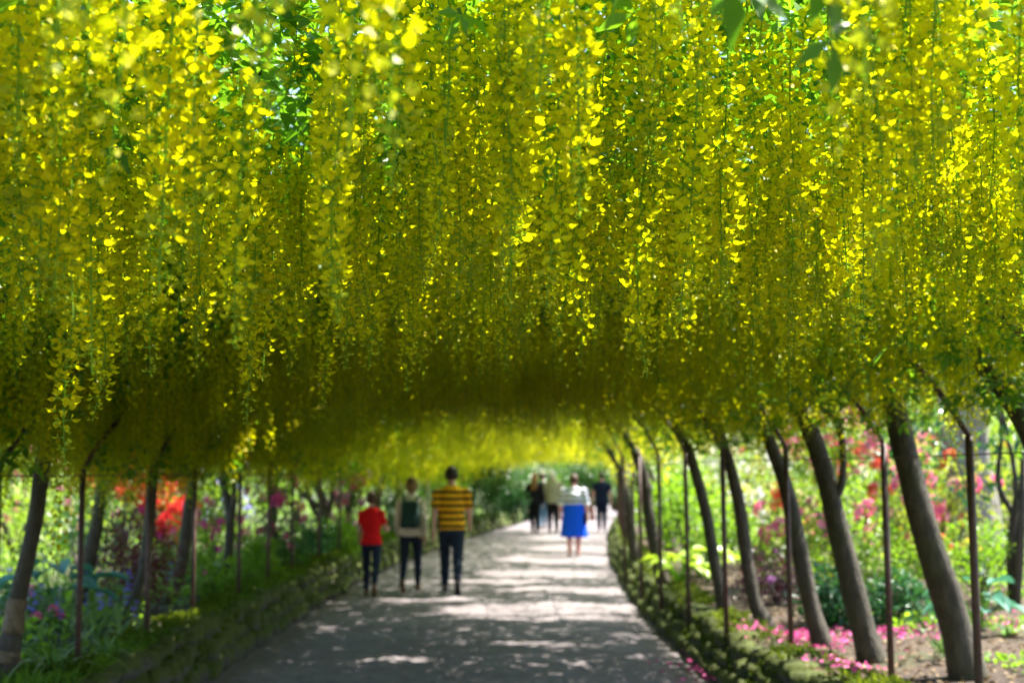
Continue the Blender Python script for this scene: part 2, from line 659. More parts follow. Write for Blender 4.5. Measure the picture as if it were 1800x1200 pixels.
# ================================================================== LABURNUM TREES
def raceme(seed, L=.40, nfl=44, detail=2):
    """one hanging flower chain, hung from the origin; returns V, F, tone, material index"""
    g = np.random.default_rng(seed)
    G = Geo()
    bend = g.uniform(-.03, .03, 2)
    rtone = g.uniform(.1, .9)
    openu = g.choice([.95, .9, .8, .62])
    ts = np.linspace(0, 1, 7 if detail else 4)
    axis = np.stack([bend[0] * np.sin(ts * 3.0), bend[1] * np.sin(ts * 2.6), -ts * L], 1)
    v, f = tube(axis, np.linspace(.0024, .0010, len(ts)), 3)
    G.add(v, f, .4, 1)
    if detail == 2:
        # curved boat of keel and wings, and a small folded banner petal above it
        fv = np.array([(0, 0, 0), (.007, 0, -.0062), (.0165, 0, -.0058), (.0255, 0, .0045), (.009, -.0066, .0012), (.0185, -.0056, .0012),
                       (.009, .0066, .0012), (.0185, .0056, .0012), (.0055, -.0098, .0090), (.001, 0, .0150), (.0055, .0098, .0090)], float) * .93
        ff = np.array([(0, 1, 4), (1, 2, 4), (2, 5, 4), (2, 3, 5), (0, 6, 1), (1, 6, 2), (2, 6, 7), (2, 7, 3), (0, 8, 9), (0, 9, 10)])
    elif detail == 1:
        fv = np.array([(0, 0, 0), (.0125, -.0105, .0065), (.006, 0, .0155), (.0125, .0105, .0065), (.010, 0, -.004), (.0215, 0, .0035)], float) * 1.08
        ff = np.array([(0, 2, 1), (0, 3, 2), (1, 5, 4), (4, 5, 3)])
    else:
        fv = np.array([(0, 0, 0), (.012, -.012, .007), (.018, 0, .002), (.012, .012, .007), (.005, 0, .015)], float) * 1.35
        ff = np.array([(0, 2, 1), (0, 3, 2), (1, 4, 3)])
    az = g.uniform(0, 6.28)
    for i in range(nfl):
        u = i / (nfl - 1)
        t = .07 + .93 * u + g.uniform(-.012, .012)
        t = min(t, 1.0)
        az += 2.4 + g.uniform(-.35, .35)
        c = np.array([np.interp(t, ts, axis[:, k]) for k in range(3)])
        size = (1.12 - .15 * u) if u < .72 else np.interp(u, [.72, 1], [1.0, .34])
        size *= g.uniform(.85, 1.18)
        pl = (.013 + .009 * (1 - u)) * g.uniform(.75, 1.25) * (1 if u < .8 else np.interp(u, [.8, 1], [1, .45]))
        d = np.array((math.cos(az), math.sin(az), 0))
        el = g.uniform(-.5, .35)
        e = c + d * pl + np.array((0, 0, pl * g.uniform(-.2, .5)))
        n = np.array((-d[1], d[0], 0)) * .0021
        if detail:
            G.add([c - n * .7, c + n * .7, e], [(0, 1, 2)], .6, 1)
            if detail == 2:
                G.add([c + (0, 0, .0018), c - (0, 0, .0018), e], [(0, 1, 2)], .6, 1)
        roll = g.uniform(-.28, .28)
        X = d * math.cos(el) + np.array((0, 0, math.sin(el)))
        Y0 = np.array((-d[1], d[0], 0)); Z0 = np.cross(X, Y0)
        Y = Y0 * math.cos(roll) + Z0 * math.sin(roll); Z = np.cross(X, Y)
        W = e + size * (fv[:, :1] * X + fv[:, 1:2] * Y + fv[:, 2:3] * Z)
        G.add(W, ff, np.clip(rtone + g.uniform(-.25, .25), 0, 1), 0 if u + g.uniform(-.08, .08) < openu else 2)
        if detail == 2:      # green calyx
            s2 = .0042 * size
            G.add([e - X * s2, e + X * s2 * .8 + Y * s2, e + X * s2 * .8 - Y * s2, e + X * s2 * .6 - Z * s2 * 1.2], [(0, 1, 2), (0, 1, 3), (0, 3, 2)], .7, 1)
    return np.concatenate(G.V), np.concatenate(G.F), np.concatenate(G.T), np.concatenate(G.I)


RAC = [raceme(100 + i, L, n) for i, (L, n) in enumerate([(.40, 62), (.34, 54), (.46, 68), (.38, 50), (.30, 46), (.43, 60), (.36, 58), (.50, 66)])]
RAC_MID = [raceme(300 + i, L, n, 1) for i, (L, n) in enumerate([(.40, 36), (.34, 32), (.46, 40), (.38, 34), (.30, 28), (.43, 36)])]
RAC_LO = [raceme(200 + i, L, n, 0) for i, (L, n) in enumerate([(.40, 21), (.34, 19), (.46, 23), (.36, 19)])]
RAC_ME = [mesh_tris('flower_raceme', v, f, [M['petal'], M['pedicel'], M['bud']], i, t) for v, f, t, i in RAC]

# --- tree list: pixel polylines of the trunks that show, at the depth of their base
TREES = []   # dict(side, base, pts, r, label)


def trunk_px(side, base_px, pts_px, r, label, tilt=.0, fork=None):
    z = ZR if side > 0 else ZL
    b = at_z(base_px[0], base_px[1], z)
    pts = [b - (0, 0, .12), b]
    for i, (px, py) in enumerate(pts_px):
        pts.append(at_y(px, py, b[1] + tilt * (i + 1)))
    TREES.append(dict(side=side, base=b, pts=pts, r=r * (.86 if side < 0 else .95), label=label, fork=fork))


trunk_px(1, (1702, 1192), [(1668, 1060), (1625, 930), (1595, 810), (1572, 715), (1545, 640)], .105, 'thickest grey laburnum trunk leaning over the leaf-litter bed', .02)
trunk_px(1, (1535, 1166), [(1508, 1070), (1478, 950), (1452, 840), (1420, 745), (1385, 668)], .088, 'grey laburnum trunk with a low curved side branch, next to the thickest trunk', .05, fork='R2')
trunk_px(1, (1447, 1140), [(1425, 1060), (1402, 950), (1380, 850), (1350, 770), (1310, 690)], .070, 'laburnum trunk behind a rusty post, rooted at the scattered pink petals', .05)
trunk_px(1, (1350, 1106), [(1328, 1060), (1312, 980), (1300, 890), (1278, 800), (1250, 720)], .062, 'slim laburnum trunk with its foot bent sharply over the mossy wall', .06)
trunk_px(1, (1275, 1078), [(1258, 1000), (1245, 920), (1228, 850), (1208, 780)], .062, 'laburnum trunk rising beside the lime-leaved plant', .06)
trunk_px(1, (1168, 1030), [(1152, 970), (1140, 900), (1132, 840), (1115, 790)], .078, 'short thick laburnum trunk close behind three thin rusty posts', .05)
trunk_px(1, (1118, 988), [(1108, 930), (1102, 880), (1092, 830)], .075, 'grey laburnum trunk next along the row after the short thick trunk')
trunk_px(-1, (8, 1196), [(30, 1060), (52, 960), (66, 890), (78, 800), (110, 720)], .062, 'laburnum trunk with pale peeling patches and a dark foot', .02)
trunk_px(-1, (128, 1092), [(150, 1010), (168, 930), (182, 840), (200, 770)], .070, 'dark laburnum trunk close behind a weathered post near the teal hosta', .0)
trunk_px(-1, (218, 1100), [(248, 1020), (262, 930), (268, 840), (285, 760)], .058, 'laburnum trunk rising out of the dark red-leaved shrub', .04)
trunk_px(-1, (290, 1062), [(318, 1000), (328, 930), (337, 860), (350, 790)], .072, 'pale grey laburnum trunk bowed over the bright mossy grass', .06)
trunk_px(-1, (384, 1030), [(400, 980), (404, 930), (402, 890), (392, 840), (400, 780)], .062, 'laburnum trunk forking into two at head height on the bank', .06, fork='L5')
trunk_px(-1, (476, 990), [(478, 930), (482, 870), (486, 810)], .075, 'laburnum trunk between the forked trunk and the many-stemmed laburnum', .05)
trunk_px(-1, (562, 972), [(570, 920), (566, 880), (552, 830), (560, 800)], .080, 'dark laburnum with several stems spreading behind the red-shirted child', .05, fork='L7')


def auto_tree(side, y, label):
    x = RE(y) + rng.uniform(.75, 1.05) if side > 0 else LE(y) - rng.uniform(.8, 1.1)
    b = np.array((x, y, ZR if side > 0 else ZL))
    lean = -side
    pts = [b - (0, 0, .12), b, b + (lean * .12, .03, .6), b + (lean * .3, .06, 1.2), b + (lean * .55, .1, 1.8), b + (lean * .85, .15, 2.15)]
    TREES.append(dict(side=side, base=b, pts=pts, r=rng.uniform(.055, .08), label=label, fork=None))


auto_tree(1, 7.5, 'laburnum whose leaning limb enters over the leaf-litter bed ahead of the thickest trunk')
for y, nth in zip((5.0, 2.6, 0.2), ('second', 'third', 'fourth')):
    auto_tree(1, y, 'laburnum with chains overhead, %s in the row before the thickest trunk' % nth)
for y, nth in zip((6.6, 3.9, 1.4), ('first', 'second', 'third')):
    auto_tree(-1, y, 'laburnum with chains overhead, %s in the row before the peeling trunk' % nth)
for y, nth in zip((26, 30.5, 35.5, 41), ('second', 'third', 'fourth', 'fifth')):
    auto_tree(1, y, 'grey laburnum trunk, %s along the row after the short thick trunk' % nth)
for y, nth in zip((26, 29, 32.5, 36, 40, 44), ('first', 'second', 'third', 'fourth', 'fifth', 'sixth')):
    auto_tree(-1, y, 'laburnum trunk on the bank, %s along the row after the many-stemmed laburnum' % nth)

tree_pos = {s: [t for t in TREES if t['side'] == s] for s in (1, -1)}


def nearest_tree(x, y):
    mid = (LE(y) + RE(y)) / 2
    side = np.where(x > mid, 1, -1)
    idx = np.zeros(len(x), int)
    for s in (1, -1):
        ids = [i for i, t in enumerate(TREES) if t['side'] == s]
        ty = np.array([TREES[i]['base'][1] for i in ids])
        m = side == s
        k = np.abs(y[m][:, None] - ty[None]).argmin(1)
        idx[m] = np.array(ids)[k]
    return idx


# --- openings in the roof of leaves that let the sun down to the path
def gap_at(x, y, z=2.75):
    """0 = dense roof, 1 = open"""
    k = z / math.tan(SUN_EL)
    gx, gy = math.sin(SUN_AZ) * k, math.cos(SUN_AZ) * k
    g = np.zeros(np.shape(x))
    for cx, cyy, rx, ry in [(1.05, 18.1, 1.9, 1.15), (.1, 17.2, .8, .3), (1.0, 21.4, 1.2, .5), (.8, 24.8, 1.4, 1.0), (-.3, 22.8, .9, .35),
                            (1.2, 28.8, 1.5, 1.5), (1.6, 33, 1.3, 1.5), (2.0, 38, 1.6, 2.0), (1.4, 15.4, .5, .25), (.2, 14.6, .5, .22),
                            (-1.2, 19.6, .7, .25), (-1.0, 13.4, .3, .2), (1.9, 43.5, 2.2, 2.0),
                            (-3.4, 12.6, .35, .5), (2.2, 12.0, .45, .7), (2.1, 15.2, .4, .8), (2.1, 19.5, .4, .9), (2.7, 10, .4, .5)]:
        q = ((x - cx - gx) / rx) ** 2 + ((y - cyy - gy) / ry) ** 2
        g = np.maximum(g, np.clip((1.3 - q) * 2.5, 0, 1))
    return g


def roof_density(x, y, z=2.75):
    base = np.interp(y, [-2, 1, 2.3, 3.7, 5, 8, 13, 16, 22, 30, 46], [.5, .22, .34, .95, 1.3, 1.5, 1.4, 1.0, .5, .3, .25])
    xs = np.interp(x, [-3.5, -.5, .4, 1.2, 2.2], [1.15, 1.15, .95, .65, .5])
    n = vnoise(x * 1.1, y * 1.1, 21) * .7 + vnoise(x * 2.7, y * 2.7, 22) * .3
    d = base * xs * np.clip(.6 + 1.1 * n, .2, 1.5)
    return np.clip(d * (1 - gap_at(x, y, z)), 0, 1.5) / 1.5


# racemes
def sample_canopy(n, y0, y1, sl=-.16, sr=1.22):
    y = rng.uniform(y0, y1, n)
    a, b = LE(y) - .3, RE(y) + .15
    s = rng.uniform(sl, sr, n)
    return a + (b - a) * s, y


xs, ys = [], []
for n, y0, y1 in ((3700, -1.0, 6.5), (4100, 6.5, 13.5), (8200, 13.5, 46)):
    x, y = sample_canopy(n, y0, y1)
    if y1 < 7:       # nearest stretch: close-set where the walk opens up ahead, thinner overhead to the sides
        k = (np.abs(x) < .42 * y + 1.0) | (rng.random(n) < .3)
        k &= (y > 1.0) | (rng.random(n) < .4)
        x, y = x[k], y[k]
    xs.append(x); ys.append(y)
# fringes hanging down from the shoulders of the frame
n = 1500
y = 5 + 41 * rng.random(n) ** 1.3
lft = rng.random(n) < .55
x = np.where(lft, LE(y) - .3 + rng.uniform(-.5, .35, n), RE(y) + .15 + rng.uniform(-.25, .8, n))
xs.append(x); ys.append(y)
rx, ry = np.concatenate(xs), np.concatenate(ys)
n = 500
cx = rng.uniform(-1.9, 1.9, n); cyy = rng.uniform(2.3, 6.2, n)
rx = np.concatenate([rx, cx]); ry = np.concatenate([ry, cyy])
keep = rng.random(len(rx)) > .97 * gap_at(rx, ry, 2.45)
keep &= rng.random(len(rx)) < np.where(ry > 6, np.interp(rx - RE(ry), [.0, .5, 1.2], [1, .6, .4]), 1)
keep &= rng.random(len(rx)) < np.clip(np.interp(ry, [5, 9], [-.12, .5]) + 1.3 * vnoise(rx * 3.6, ry * 3.0, 31), .16, 1)
fringe = np.concatenate([np.zeros(len(rx) - 2000, bool), np.ones(1500, bool), np.zeros(500, bool)])
stream = np.concatenate([np.zeros(len(rx) - 500, bool), np.ones(500, bool)])
rx, ry, fringe, stream = rx[keep], ry[keep], fringe[keep], stream[keep]
up = np.interp(ry, [1.2, 2.2, 6, 14], [.12, .44, .40, .2])
rz = shell(rx, ry) - .06 - np.abs(rng.normal(0, .07, len(rx))) + up * rng.random(len(rx)) ** 1.3
rz -= np.where(fringe, rng.uniform(.0, .5, len(rx)) * vnoise(rx * 1.8, ry * 1.1, 33), 0)
rz -= np.where(stream, rng.uniform(.08, .3, len(rx)), 0)
rscale = rng.uniform(.75, 1.2, len(rx)) * np.interp(ry, [1.5, 3, 6, 9], [1.05, 1.18, 1.15, 1.0])
dist = np.sqrt(rx ** 2 + ry ** 2 + (rz - .2 - CAM[2]) ** 2)
# the nearest chains stop short of head height over the middle of the walk
_lim = CAM[2] + np.hypot(rx, ry) * (.050 + .05 * rng.random(len(rx)) ** 1.6) + np.interp(rx, [-2.4, -.8, .8], [-.06, 0, .05])
_tip = rz - .46 * rscale
rz = np.where((ry < 7) & (np.abs(rx) < 2.2) & (_tip < _lim), rz + (_lim - _tip), rz)
_a, _b, _c = project(np.stack([rx, ry, rz - .2], 1))
keep = (dist > 1.5) & ~((dist < 2.1) & (_a > 1180) & (_a < 1560) & (_b < 330))
rx, ry, rz, rscale, dist = rx[keep], ry[keep], rz[keep], rscale[keep], dist[keep]
# extra hand-placed chains that show singly: pixel of the tip, depth, number stacked, scale
extra = []
for px, py, d, n, sc in [(94, 1000, 6.8, 3, 1.1), (128, 775, 3.4, 2, 1.2), (160, 770, 3.7, 1, 1.1), (470, 712, 3.9, 2, 1.1), (455, 690, 3.95, 2, 1.0),
                         (1163, 880, 19, 1, 1.3), (1170, 840, 19, 1, 1.3), (1582, 745, 9.0, 1, 1.1), (1560, 720, 9.0, 1, 1.1), (1540, 690, 8.8, 1, 1), (1085, 838, 25, 2, 1.4), (1098, 850, 24, 2, 1.4), (1070, 826, 28, 2, 1.4), (1110, 845, 22, 2, 1.3), (1092, 815, 26, 2, 1.4), (1050, 815, 32, 2, 1.5), (1077, 850, 27, 2, 1.4), (1118, 800, 21, 2, 1.3), (955, 600, 4.3, 2, .95), (880, 596, 4.2, 2, .95),
                         (1700, 720, 7.8, 2, 1.0), (1715, 700, 7.9, 2, 1.1), (265, 770, 9, 2, 1.1), (640, 760, 9, 1, 1), (125, 900, 8.4, 2, 1.0), (300, 800, 9.5, 2, 1.1)]:
    t = at_y(px, py, d)
    L = .38 * sc
    for k in range(n):
        extra.append((t[0] + rng.normal(0, .02), t[1] + rng.normal(0, .04), t[2] + L * (k * .8 + 1), sc, d))
for _ in range(70):
    px = rng.uniform(-10, 640); d = rng.uniform(9, 15) if px < 420 else rng.uniform(14, 22)
    t = at_y(px, rng.uniform(745, 850) if px < 420 else rng.uniform(770, 835), d)
    if t[0] > LE(d) + .5 or t[0] < LE(d) - 1.2:
        continue
    extra += [(t[0], t[1], t[2] + .34 * (q + 1) * .85, .95, d) for q in range(2)]
for _ in range(60):
    px = rng.uniform(1150, 1800); d = rng.uniform(9, 13) if px > 1380 else rng.uniform(12, 19)
    t = at_y(px, rng.uniform(640, 765), d)
    if t[0] < RE(d) - .2 or t[0] > RE(d) + 1.3:
        continue
    extra += [(t[0], t[1], t[2] + .34 * (q + 1) * .85, .95, d) for q in range(2)]
ex = np.array(extra)
rx = np.concatenate([rx, ex[:, 0]]); ry = np.concatenate([ry, ex[:, 1]]); rz = np.concatenate([rz, ex[:, 2]])
rscale = np.concatenate([rscale, ex[:, 3]]); dist = np.concatenate([dist, ex[:, 4]])
rtree = nearest_tree(rx, ry)
ppx, ppy, dep = project(np.stack([rx, ry, rz - .2], 1))
inview = (dep > .5) & (ppx > -40) & (ppx < 1840) & (ppy > -60)
order = np.argsort(np.where(inview, dist, 1e3 + dist))
single = np.zeros(len(rx), bool)
_cnt = {}
for j in order:      # the largest in view hang singly, at most 290 on one tree
    if not inview[j] or dist[j] > 5.6 or single.sum() >= 1150:
        break
    if _cnt.get(rtree[j], 0) < 290:
        single[j] = True; _cnt[rtree[j]] = _cnt.get(rtree[j], 0) + 1

# leaves of the roof
def leaves(n, y0, y1, size):
    x, y = sample_canopy(n, y0, y1, -.2, 1.24)
    z = shell(x, y) + np.abs(rng.normal(0, .25, n)) + np.interp(y, [1, 3, 6, 9], [.02, .16, .12, -.04])
    keep = rng.random(n) < roof_density(x, y, z)
    x, y, z = x[keep], y[keep], z[keep]
    s = size * rng.uniform(.7, 1.3, len(x))
    d = np.sqrt(x ** 2 + y ** 2 + (z - CAM[2]) ** 2)
    k = d > 1.1
    return x[k], y[k], z[k], s[k]


LV = [leaves(44000, -1.8, 6.5, .085), leaves(56000, 6.5, 14, .10), leaves(74000, 14, 46, .175)]
n = 9000
_y = 5 + 25 * rng.random(n) ** 1.4
_l = rng.random(n) < .4
_x = np.where(_l, LE(_y) - .35 + rng.normal(0, .3, n), RE(_y) + .35 + rng.normal(0, .45, n))
_k = (vnoise(_x * 2.2, _y * 2.2, 71) > .5) & (gap_at(_x, _y, 2.3) < .3)
_x, _y = _x[_k], _y[_k]
_z = shell(_x, _y) - .1 - .5 * rng.random(len(_x)) ** 1.5
LV.append((_x, _y, _z, .085 * rng.uniform(.7, 1.3, len(_x))))
# leaves that show between the chains of flowers
_x, _y = sample_canopy(5000, 1.5, 10)
_z = shell(_x, _y) + rng.uniform(-.22, .2, len(_x))
_k = (_x ** 2 + _y ** 2 > 4.5) & (vnoise(_x * 2.6, _y * 2.6, 73) > .5)
LV.append((_x[_k], _y[_k], _z[_k], .075 * rng.uniform(.7, 1.3, int(_k.sum()))))
lx, lyy, lz, ls = (np.concatenate([l[k] for l in LV]) for k in range(4))
ltree = nearest_tree(lx, lyy)
TRI = trifoliate(leaf2(.44))


def build_tree(i, t):
    b = t['base']
    loc = np.array((b[0], b[1], b[2] - .02))
    grp = 'laburnum trees trained over the walk'
    o = thing('laburnum_tree', t['label'], 'tree', loc, 0, grp)
    side = t['side']
    n = len(t['pts'])
    P = catmull(t['pts'], n * 5)
    u = np.linspace(0, 1, len(P))
    hh = P[:, 2] - b[2]
    rad = t['r'] * (np.interp(hh, [-.1, .05, .25, 1.2, 2.2], [1.5, 1.35, 1.08, .95, .72]))
    G = Geo()
    G.add(*tube(P - loc, rad, 12, .035, i))
    link('trunk', G.mesh('trunk', M['bark'], True), o)
    top = P[-1]; y = top[1]
    dirx = -side
    # limbs trained over the hoops
    for k in range(3):
        dy = (-.9, .1, 1.0)[k] * rng.uniform(.6, 1.2)
        reach = rng.uniform(1.6, 2.6)
        L = [P[-4], top]
        for s in (.25, .5, .75, 1):
            xx = top[0] + dirx * reach * s; yy = y + dy * s
            L.append(np.array((xx, yy, max(float(shell(np.array(xx), np.array(yy))) + .05 + .05 * math.sin(s * 7 + i) + (.9 * s if y < 7 else 0), top[2] + .02))))
        C = catmull(L, 16)
        G = Geo(); G.add(*tube(C - loc, np.linspace(t['r'] * (.6 if y > 7 else .42), .009, 16), 7, .05, i + k))
        for q in range(5):
            c = C[4 + 2 * q]
            e = c + np.array((rng.uniform(-.4, .4), rng.uniform(-.5, .5), rng.uniform(.0, .25)))
            m = (c + e) / 2 + (0, 0, .05)
            G.add(*tube(catmull([c, m, e], 5) - loc, np.linspace(.009, .004, 5), 4))
        link('branch', G.mesh('branch', M['bark'], True), o)
    if t['fork'] == 'R2':
        yb = b[1] + .1
        L = [at_y(px, py, yb) for px, py in ((1466, 885), (1480, 850), (1482, 790), (1470, 740), (1440, 715), (1405, 700))]
        G = Geo(); G.add(*tube(catmull(L, 20) - loc, np.linspace(.032, .016, 20), 7, .08, 5)); link('branch', G.mesh('branch', M['bark'], True), o)
    if t['fork'] == 'L5':
        L = [at_y(px, py, b[1] + .1) for px, py in ((403, 925), (410, 890), (412, 850), (420, 790))]
        G = Geo(); G.add(*tube(catmull(L, 14) - loc, np.linspace(.042, .03, 14), 7, .06, 5)); link('branch', G.mesh('branch', M['bark'], True), o)
    if t['fork'] == 'L7':
        for L in (((562, 930), (580, 890), (586, 840), (600, 800)), ((566, 920), (545, 880), (536, 835), (530, 800)), ((560, 890), (535, 870), (518, 850))):
            L = [at_y(px, py, b[1] + .1) for px, py in L]
            G = Geo(); G.add(*tube(catmull(L, 14) - loc, np.linspace(.055, .03, 14), 7, .08, 6)); link('branch', G.mesh('branch', M['bark'], True), o)
    if 'peeling' in t['label']:
        for lo, hi, mt, ex in ((-.15, .30, M['darkbark'], .010), (.30, .52, M['tanbark'], .007), (.12, .19, M['tanbark'], .013)):
            zz = np.linspace(lo, hi, 9)
            Q = np.stack([np.interp(zz, hh, P[:, c]) for c in range(3)], 1)
            G = Geo(); G.add(*tube(Q - loc, np.interp(zz, hh, rad) + ex, 12, .07, 4)); link('bark_patch', G.mesh('bark_patch', mt, True), o)
    # racemes: the largest in view singly, the rest in one part
    me = np.where((rtree == i) & single)[0]
    for j in me:
        k = int(rng.integers(len(RAC_ME)))
        c = link('flower_raceme', RAC_ME[k], o)
        c.location = (rx[j] - loc[0], ry[j] - loc[1], rz[j] - loc[2])
        s = float(rscale[j]); c.scale = (s, s, s)
        c.rotation_euler = (rng.uniform(-.07, .07), rng.uniform(-.07, .07), rng.uniform(0, 6.28))
    me = np.where((rtree == i) & ~single)[0]
    if len(me):
        G = Geo()
        dm = dist[me]; seen = inview[me] | (np.abs(ppx[me] - 900) < 1500)
        lod = np.where((dm < 3.2) & inview[me], 0, np.where((dm < 12) & seen, 1, 2))
        for lib, sel in ((RAC, me[lod == 0]), (RAC_MID, me[lod == 1]), (RAC_LO, me[lod == 2])):
            var = rng.integers(0, len(lib), len(sel))
            for k, (v, f, tn, mi) in enumerate(lib):
                q = sel[var == k]
                if not len(q):
                    continue
                a = rng.uniform(0, 6.28, len(q)); tl = rng.normal(0, .05, (2, len(q)))
                Rm = np.zeros((len(q), 3, 3))
                Rm[:, 0, 0] = np.cos(a); Rm[:, 0, 1] = -np.sin(a); Rm[:, 1, 0] = np.sin(a); Rm[:, 1, 1] = np.cos(a); Rm[:, 2, 2] = 1
                Rm[:, 0, 2] = tl[0]; Rm[:, 1, 2] = tl[1]
                wide = 1.5 if lib is RAC_LO else 1.0
                W = v * np.array((wide, wide, 1))
                VV = np.stack([rx[q] - loc[0], ry[q] - loc[1], rz[q] - loc[2]], 1)[:, None, :] + np.einsum('nij,kj->nki', Rm, W) * rscale[q][:, None, None]
                FF = f[None] + (np.arange(len(q)) * len(v))[:, None, None]
                G.add(VV, FF, np.tile(tn, len(q)), np.tile(mi, len(q)))
        c = link('blossom', G.mesh('blossom', [M['petal'], M['pedicel'], M['bud']]), o)
        c['kind'] = 'stuff'
    me = np.where(ltree == i)[0]
    if len(me):
        G = Geo()
        P = np.stack([lx[me] - loc[0], lyy[me] - loc[1], lz[me] - loc[2]], 1)
        D = norm(rand_dirs(len(me), -.7, .3)); N = norm(rand_dirs(len(me), .2, 1) + np.array((0, 0, .7)))
        scatter(G, TRI[0], TRI[1], P, basis(D, N), ls[me], rng.random(len(me)))
        c = link('foliage', G.mesh('foliage', M['lableaf']), o)
        c['kind'] = 'stuff'
    return o


TREE_OBJ = [build_tree(i, t) for i, t in enumerate(TREES)]

# two blurred leaf sprays hanging close in front at the top of the view
def leaf_spray(host, pts, leaves_, size):
    G = Geo(); o = TREE_OBJ[host]; loc = np.array(o.location)
    P = [at_y(px, py, d) for px, py, d in pts]
    G.add(*tube(catmull(P, 10) - loc, .0016, 4), .3)
    tv, tf = leaf4(.46, .05)
    for px, py, d, tx, ty in leaves_:
        a = at_y(px, py, d); b = at_y(tx, ty, d + .02)
        D = (b - a)[None]
        scatter(G, tv, tf, (a - loc)[None], basis(norm(D), np.array([(.3, -.8, .5)])), float(np.linalg.norm(D)) * 1.1, .05)
    link('leaf_spray', G.mesh('leaf_spray', M['lableaf'], True), o)


host_r = next(i for i, t in enumerate(TREES) if t['side'] == 1 and abs(t['base'][1] - .2) < .01)
leaf_spray(host_r, [(1450, -120, 1.9), (1455, -30, 1.9), (1460, 70, 1.9), (1465, 95, 1.9)],
           [(1462, 70, 1.9, 1400, 112), (1466, 80, 1.9, 1465, 165), (1462, 60, 1.9, 1492, 40), (1452, -20, 1.9, 1478, 70), (1450, -40, 1.9, 1428, 40)], .05)
leaf_spray(host_r, [(1300, -160, 1.95), (1290, -80, 1.95), (1285, -30, 1.95)],
           [(1285, -30, 1.95, 1290, 82), (1284, -40, 1.95, 1250, 30), (1288, -50, 1.95, 1385, 28)], .05)

# ================================================================== BEDS: SHRUBS, FLOWERS, TREES BEHIND
def flower_truss(name, col0, col1, seed=0, nfl=9, size=.05, dome=.06):
    g = np.random.default_rng(seed)
    m = leafmat(name, col0, col1, col0, col1, .35, .6, .2)
    V, F, T = [np.zeros(3)], [], []
    for i in range(nfl):
        z = g.uniform(.1, 1); a = g.uniform(0, 6.28); r = math.sqrt(1 - z * z)
        d = np.array((r * math.cos(a), r * math.sin(a), z))
        c = d * dome
        u = norm(np.cross(d, (0.3, .2, 1)))
        v = np.cross(d, u)
        tone = g.uniform(0, 1)
        ic = len(V); V.append(c)
        V.append(c + u * .004); F.append((0, ic, ic + 1)); T.append(tone)
        for k in range(5):
            t = 2 * math.pi * k / 5
            t1, t2 = t - .5, t + .5
            j = len(V)
            V.append(c + size * (.35 * d + .55 * (math.cos(t1) * u + math.sin(t1) * v)))
            V.append(c + size * (.30 * d + .85 * (math.cos(t) * u + math.sin(t) * v)))
            V.append(c + size * (.35 * d + .55 * (math.cos(t2) * u + math.sin(t2) * v)))
            F += [(ic, j, j + 1), (ic, j + 1, j + 2)]; T += [tone, tone]
    G = Geo(); G.add(V, F, np.array(T))
    return G.mesh(name, m)


TRUSS = {
    'pink': flower_truss('pink petals', (.85, .08, .28), (.90, .30, .50), 1),
    'coral': flower_truss('coral petals', (.85, .10, .06), (.90, .28, .14), 2),
    'red': flower_truss('red petals', (.72, .02, .03), (.85, .10, .06), 3),
    'magenta': flower_truss('magenta petals', (.62, .03, .28), (.75, .14, .42), 4),
    'mauve': flower_truss('mauve petals', (.50, .18, .50), (.65, .36, .62), 5),
    'cream': flower_truss('cream petals', (.80, .72, .30), (.85, .82, .55), 6),
    'white': flower_truss('white petals', (.75, .75, .72), (.85, .85, .85), 7),
    'lilac': flower_truss('lilac petals', (.42, .40, .75), (.60, .58, .85), 8),
    'blue': flower_truss('bluebell petals', (.16, .15, .60), (.30, .28, .75), 9),
    'yellow': flower_truss('yellow petals', (.85, .60, .05), (.85, .75, .15), 10),
}
LEAF = {
    'fresh': leafmat('fresh leaf', (.09, .19, .015), (.17, .31, .03), (.24, .48, .015), (.42, .68, .03), .45, .4),
    'deep': leafmat('deep green leaf', (.025, .07, .012), (.06, .14, .02), (.05, .18, .01), (.12, .32, .02), .3, .35),
    'glossy': leafmat('glossy leaf', (.02, .08, .03), (.05, .16, .05), (.04, .16, .03), (.08, .28, .05), .25, .25, .6),
    'lime': leafmat('lime leaf', (.24, .38, .02), (.40, .55, .04), (.40, .62, .02), (.58, .80, .05), .42, .4),
    'olive': leafmat('yellow green leaf', (.14, .19, .02), (.26, .30, .035), (.30, .42, .02), (.48, .56, .04), .42, .45),
    'darkred': leafmat('dark red leaf', (.05, .012, .014), (.15, .03, .03), (.12, .02, .02), (.30, .05, .04), .3, .4),
    'purple': leafmat('purple leaf', (.05, .018, .03), (.13, .05, .07), (.10, .02, .04), (.22, .06, .10), .3, .4),
    'teal': leafmat('blue green leaf', (.05, .17, .11), (.10, .27, .19), (.06, .24, .12), (.12, .38, .2), .25, .6, .25),
    'strap': leafmat('strap leaf', (.10, .20, .04), (.28, .38, .16), (.14, .32, .04), (.3, .5, .14), .35, .4),
}


def blobs(h, w, k, seed):
    g = np.random.default_rng(seed)
    C = []
    for i in range(k):
        a = g.uniform(0, 6.28); r = w * .5 * math.sqrt(g.uniform(0, 1)) * .75
        z = h * g.uniform(.18, .82)
        lim = 1 - .45 * (z / h) ** 2
        C.append((r * lim * math.cos(a), r * lim * math.sin(a), z, min(h, w) * g.uniform(.16, .30)))
    return np.array(C)


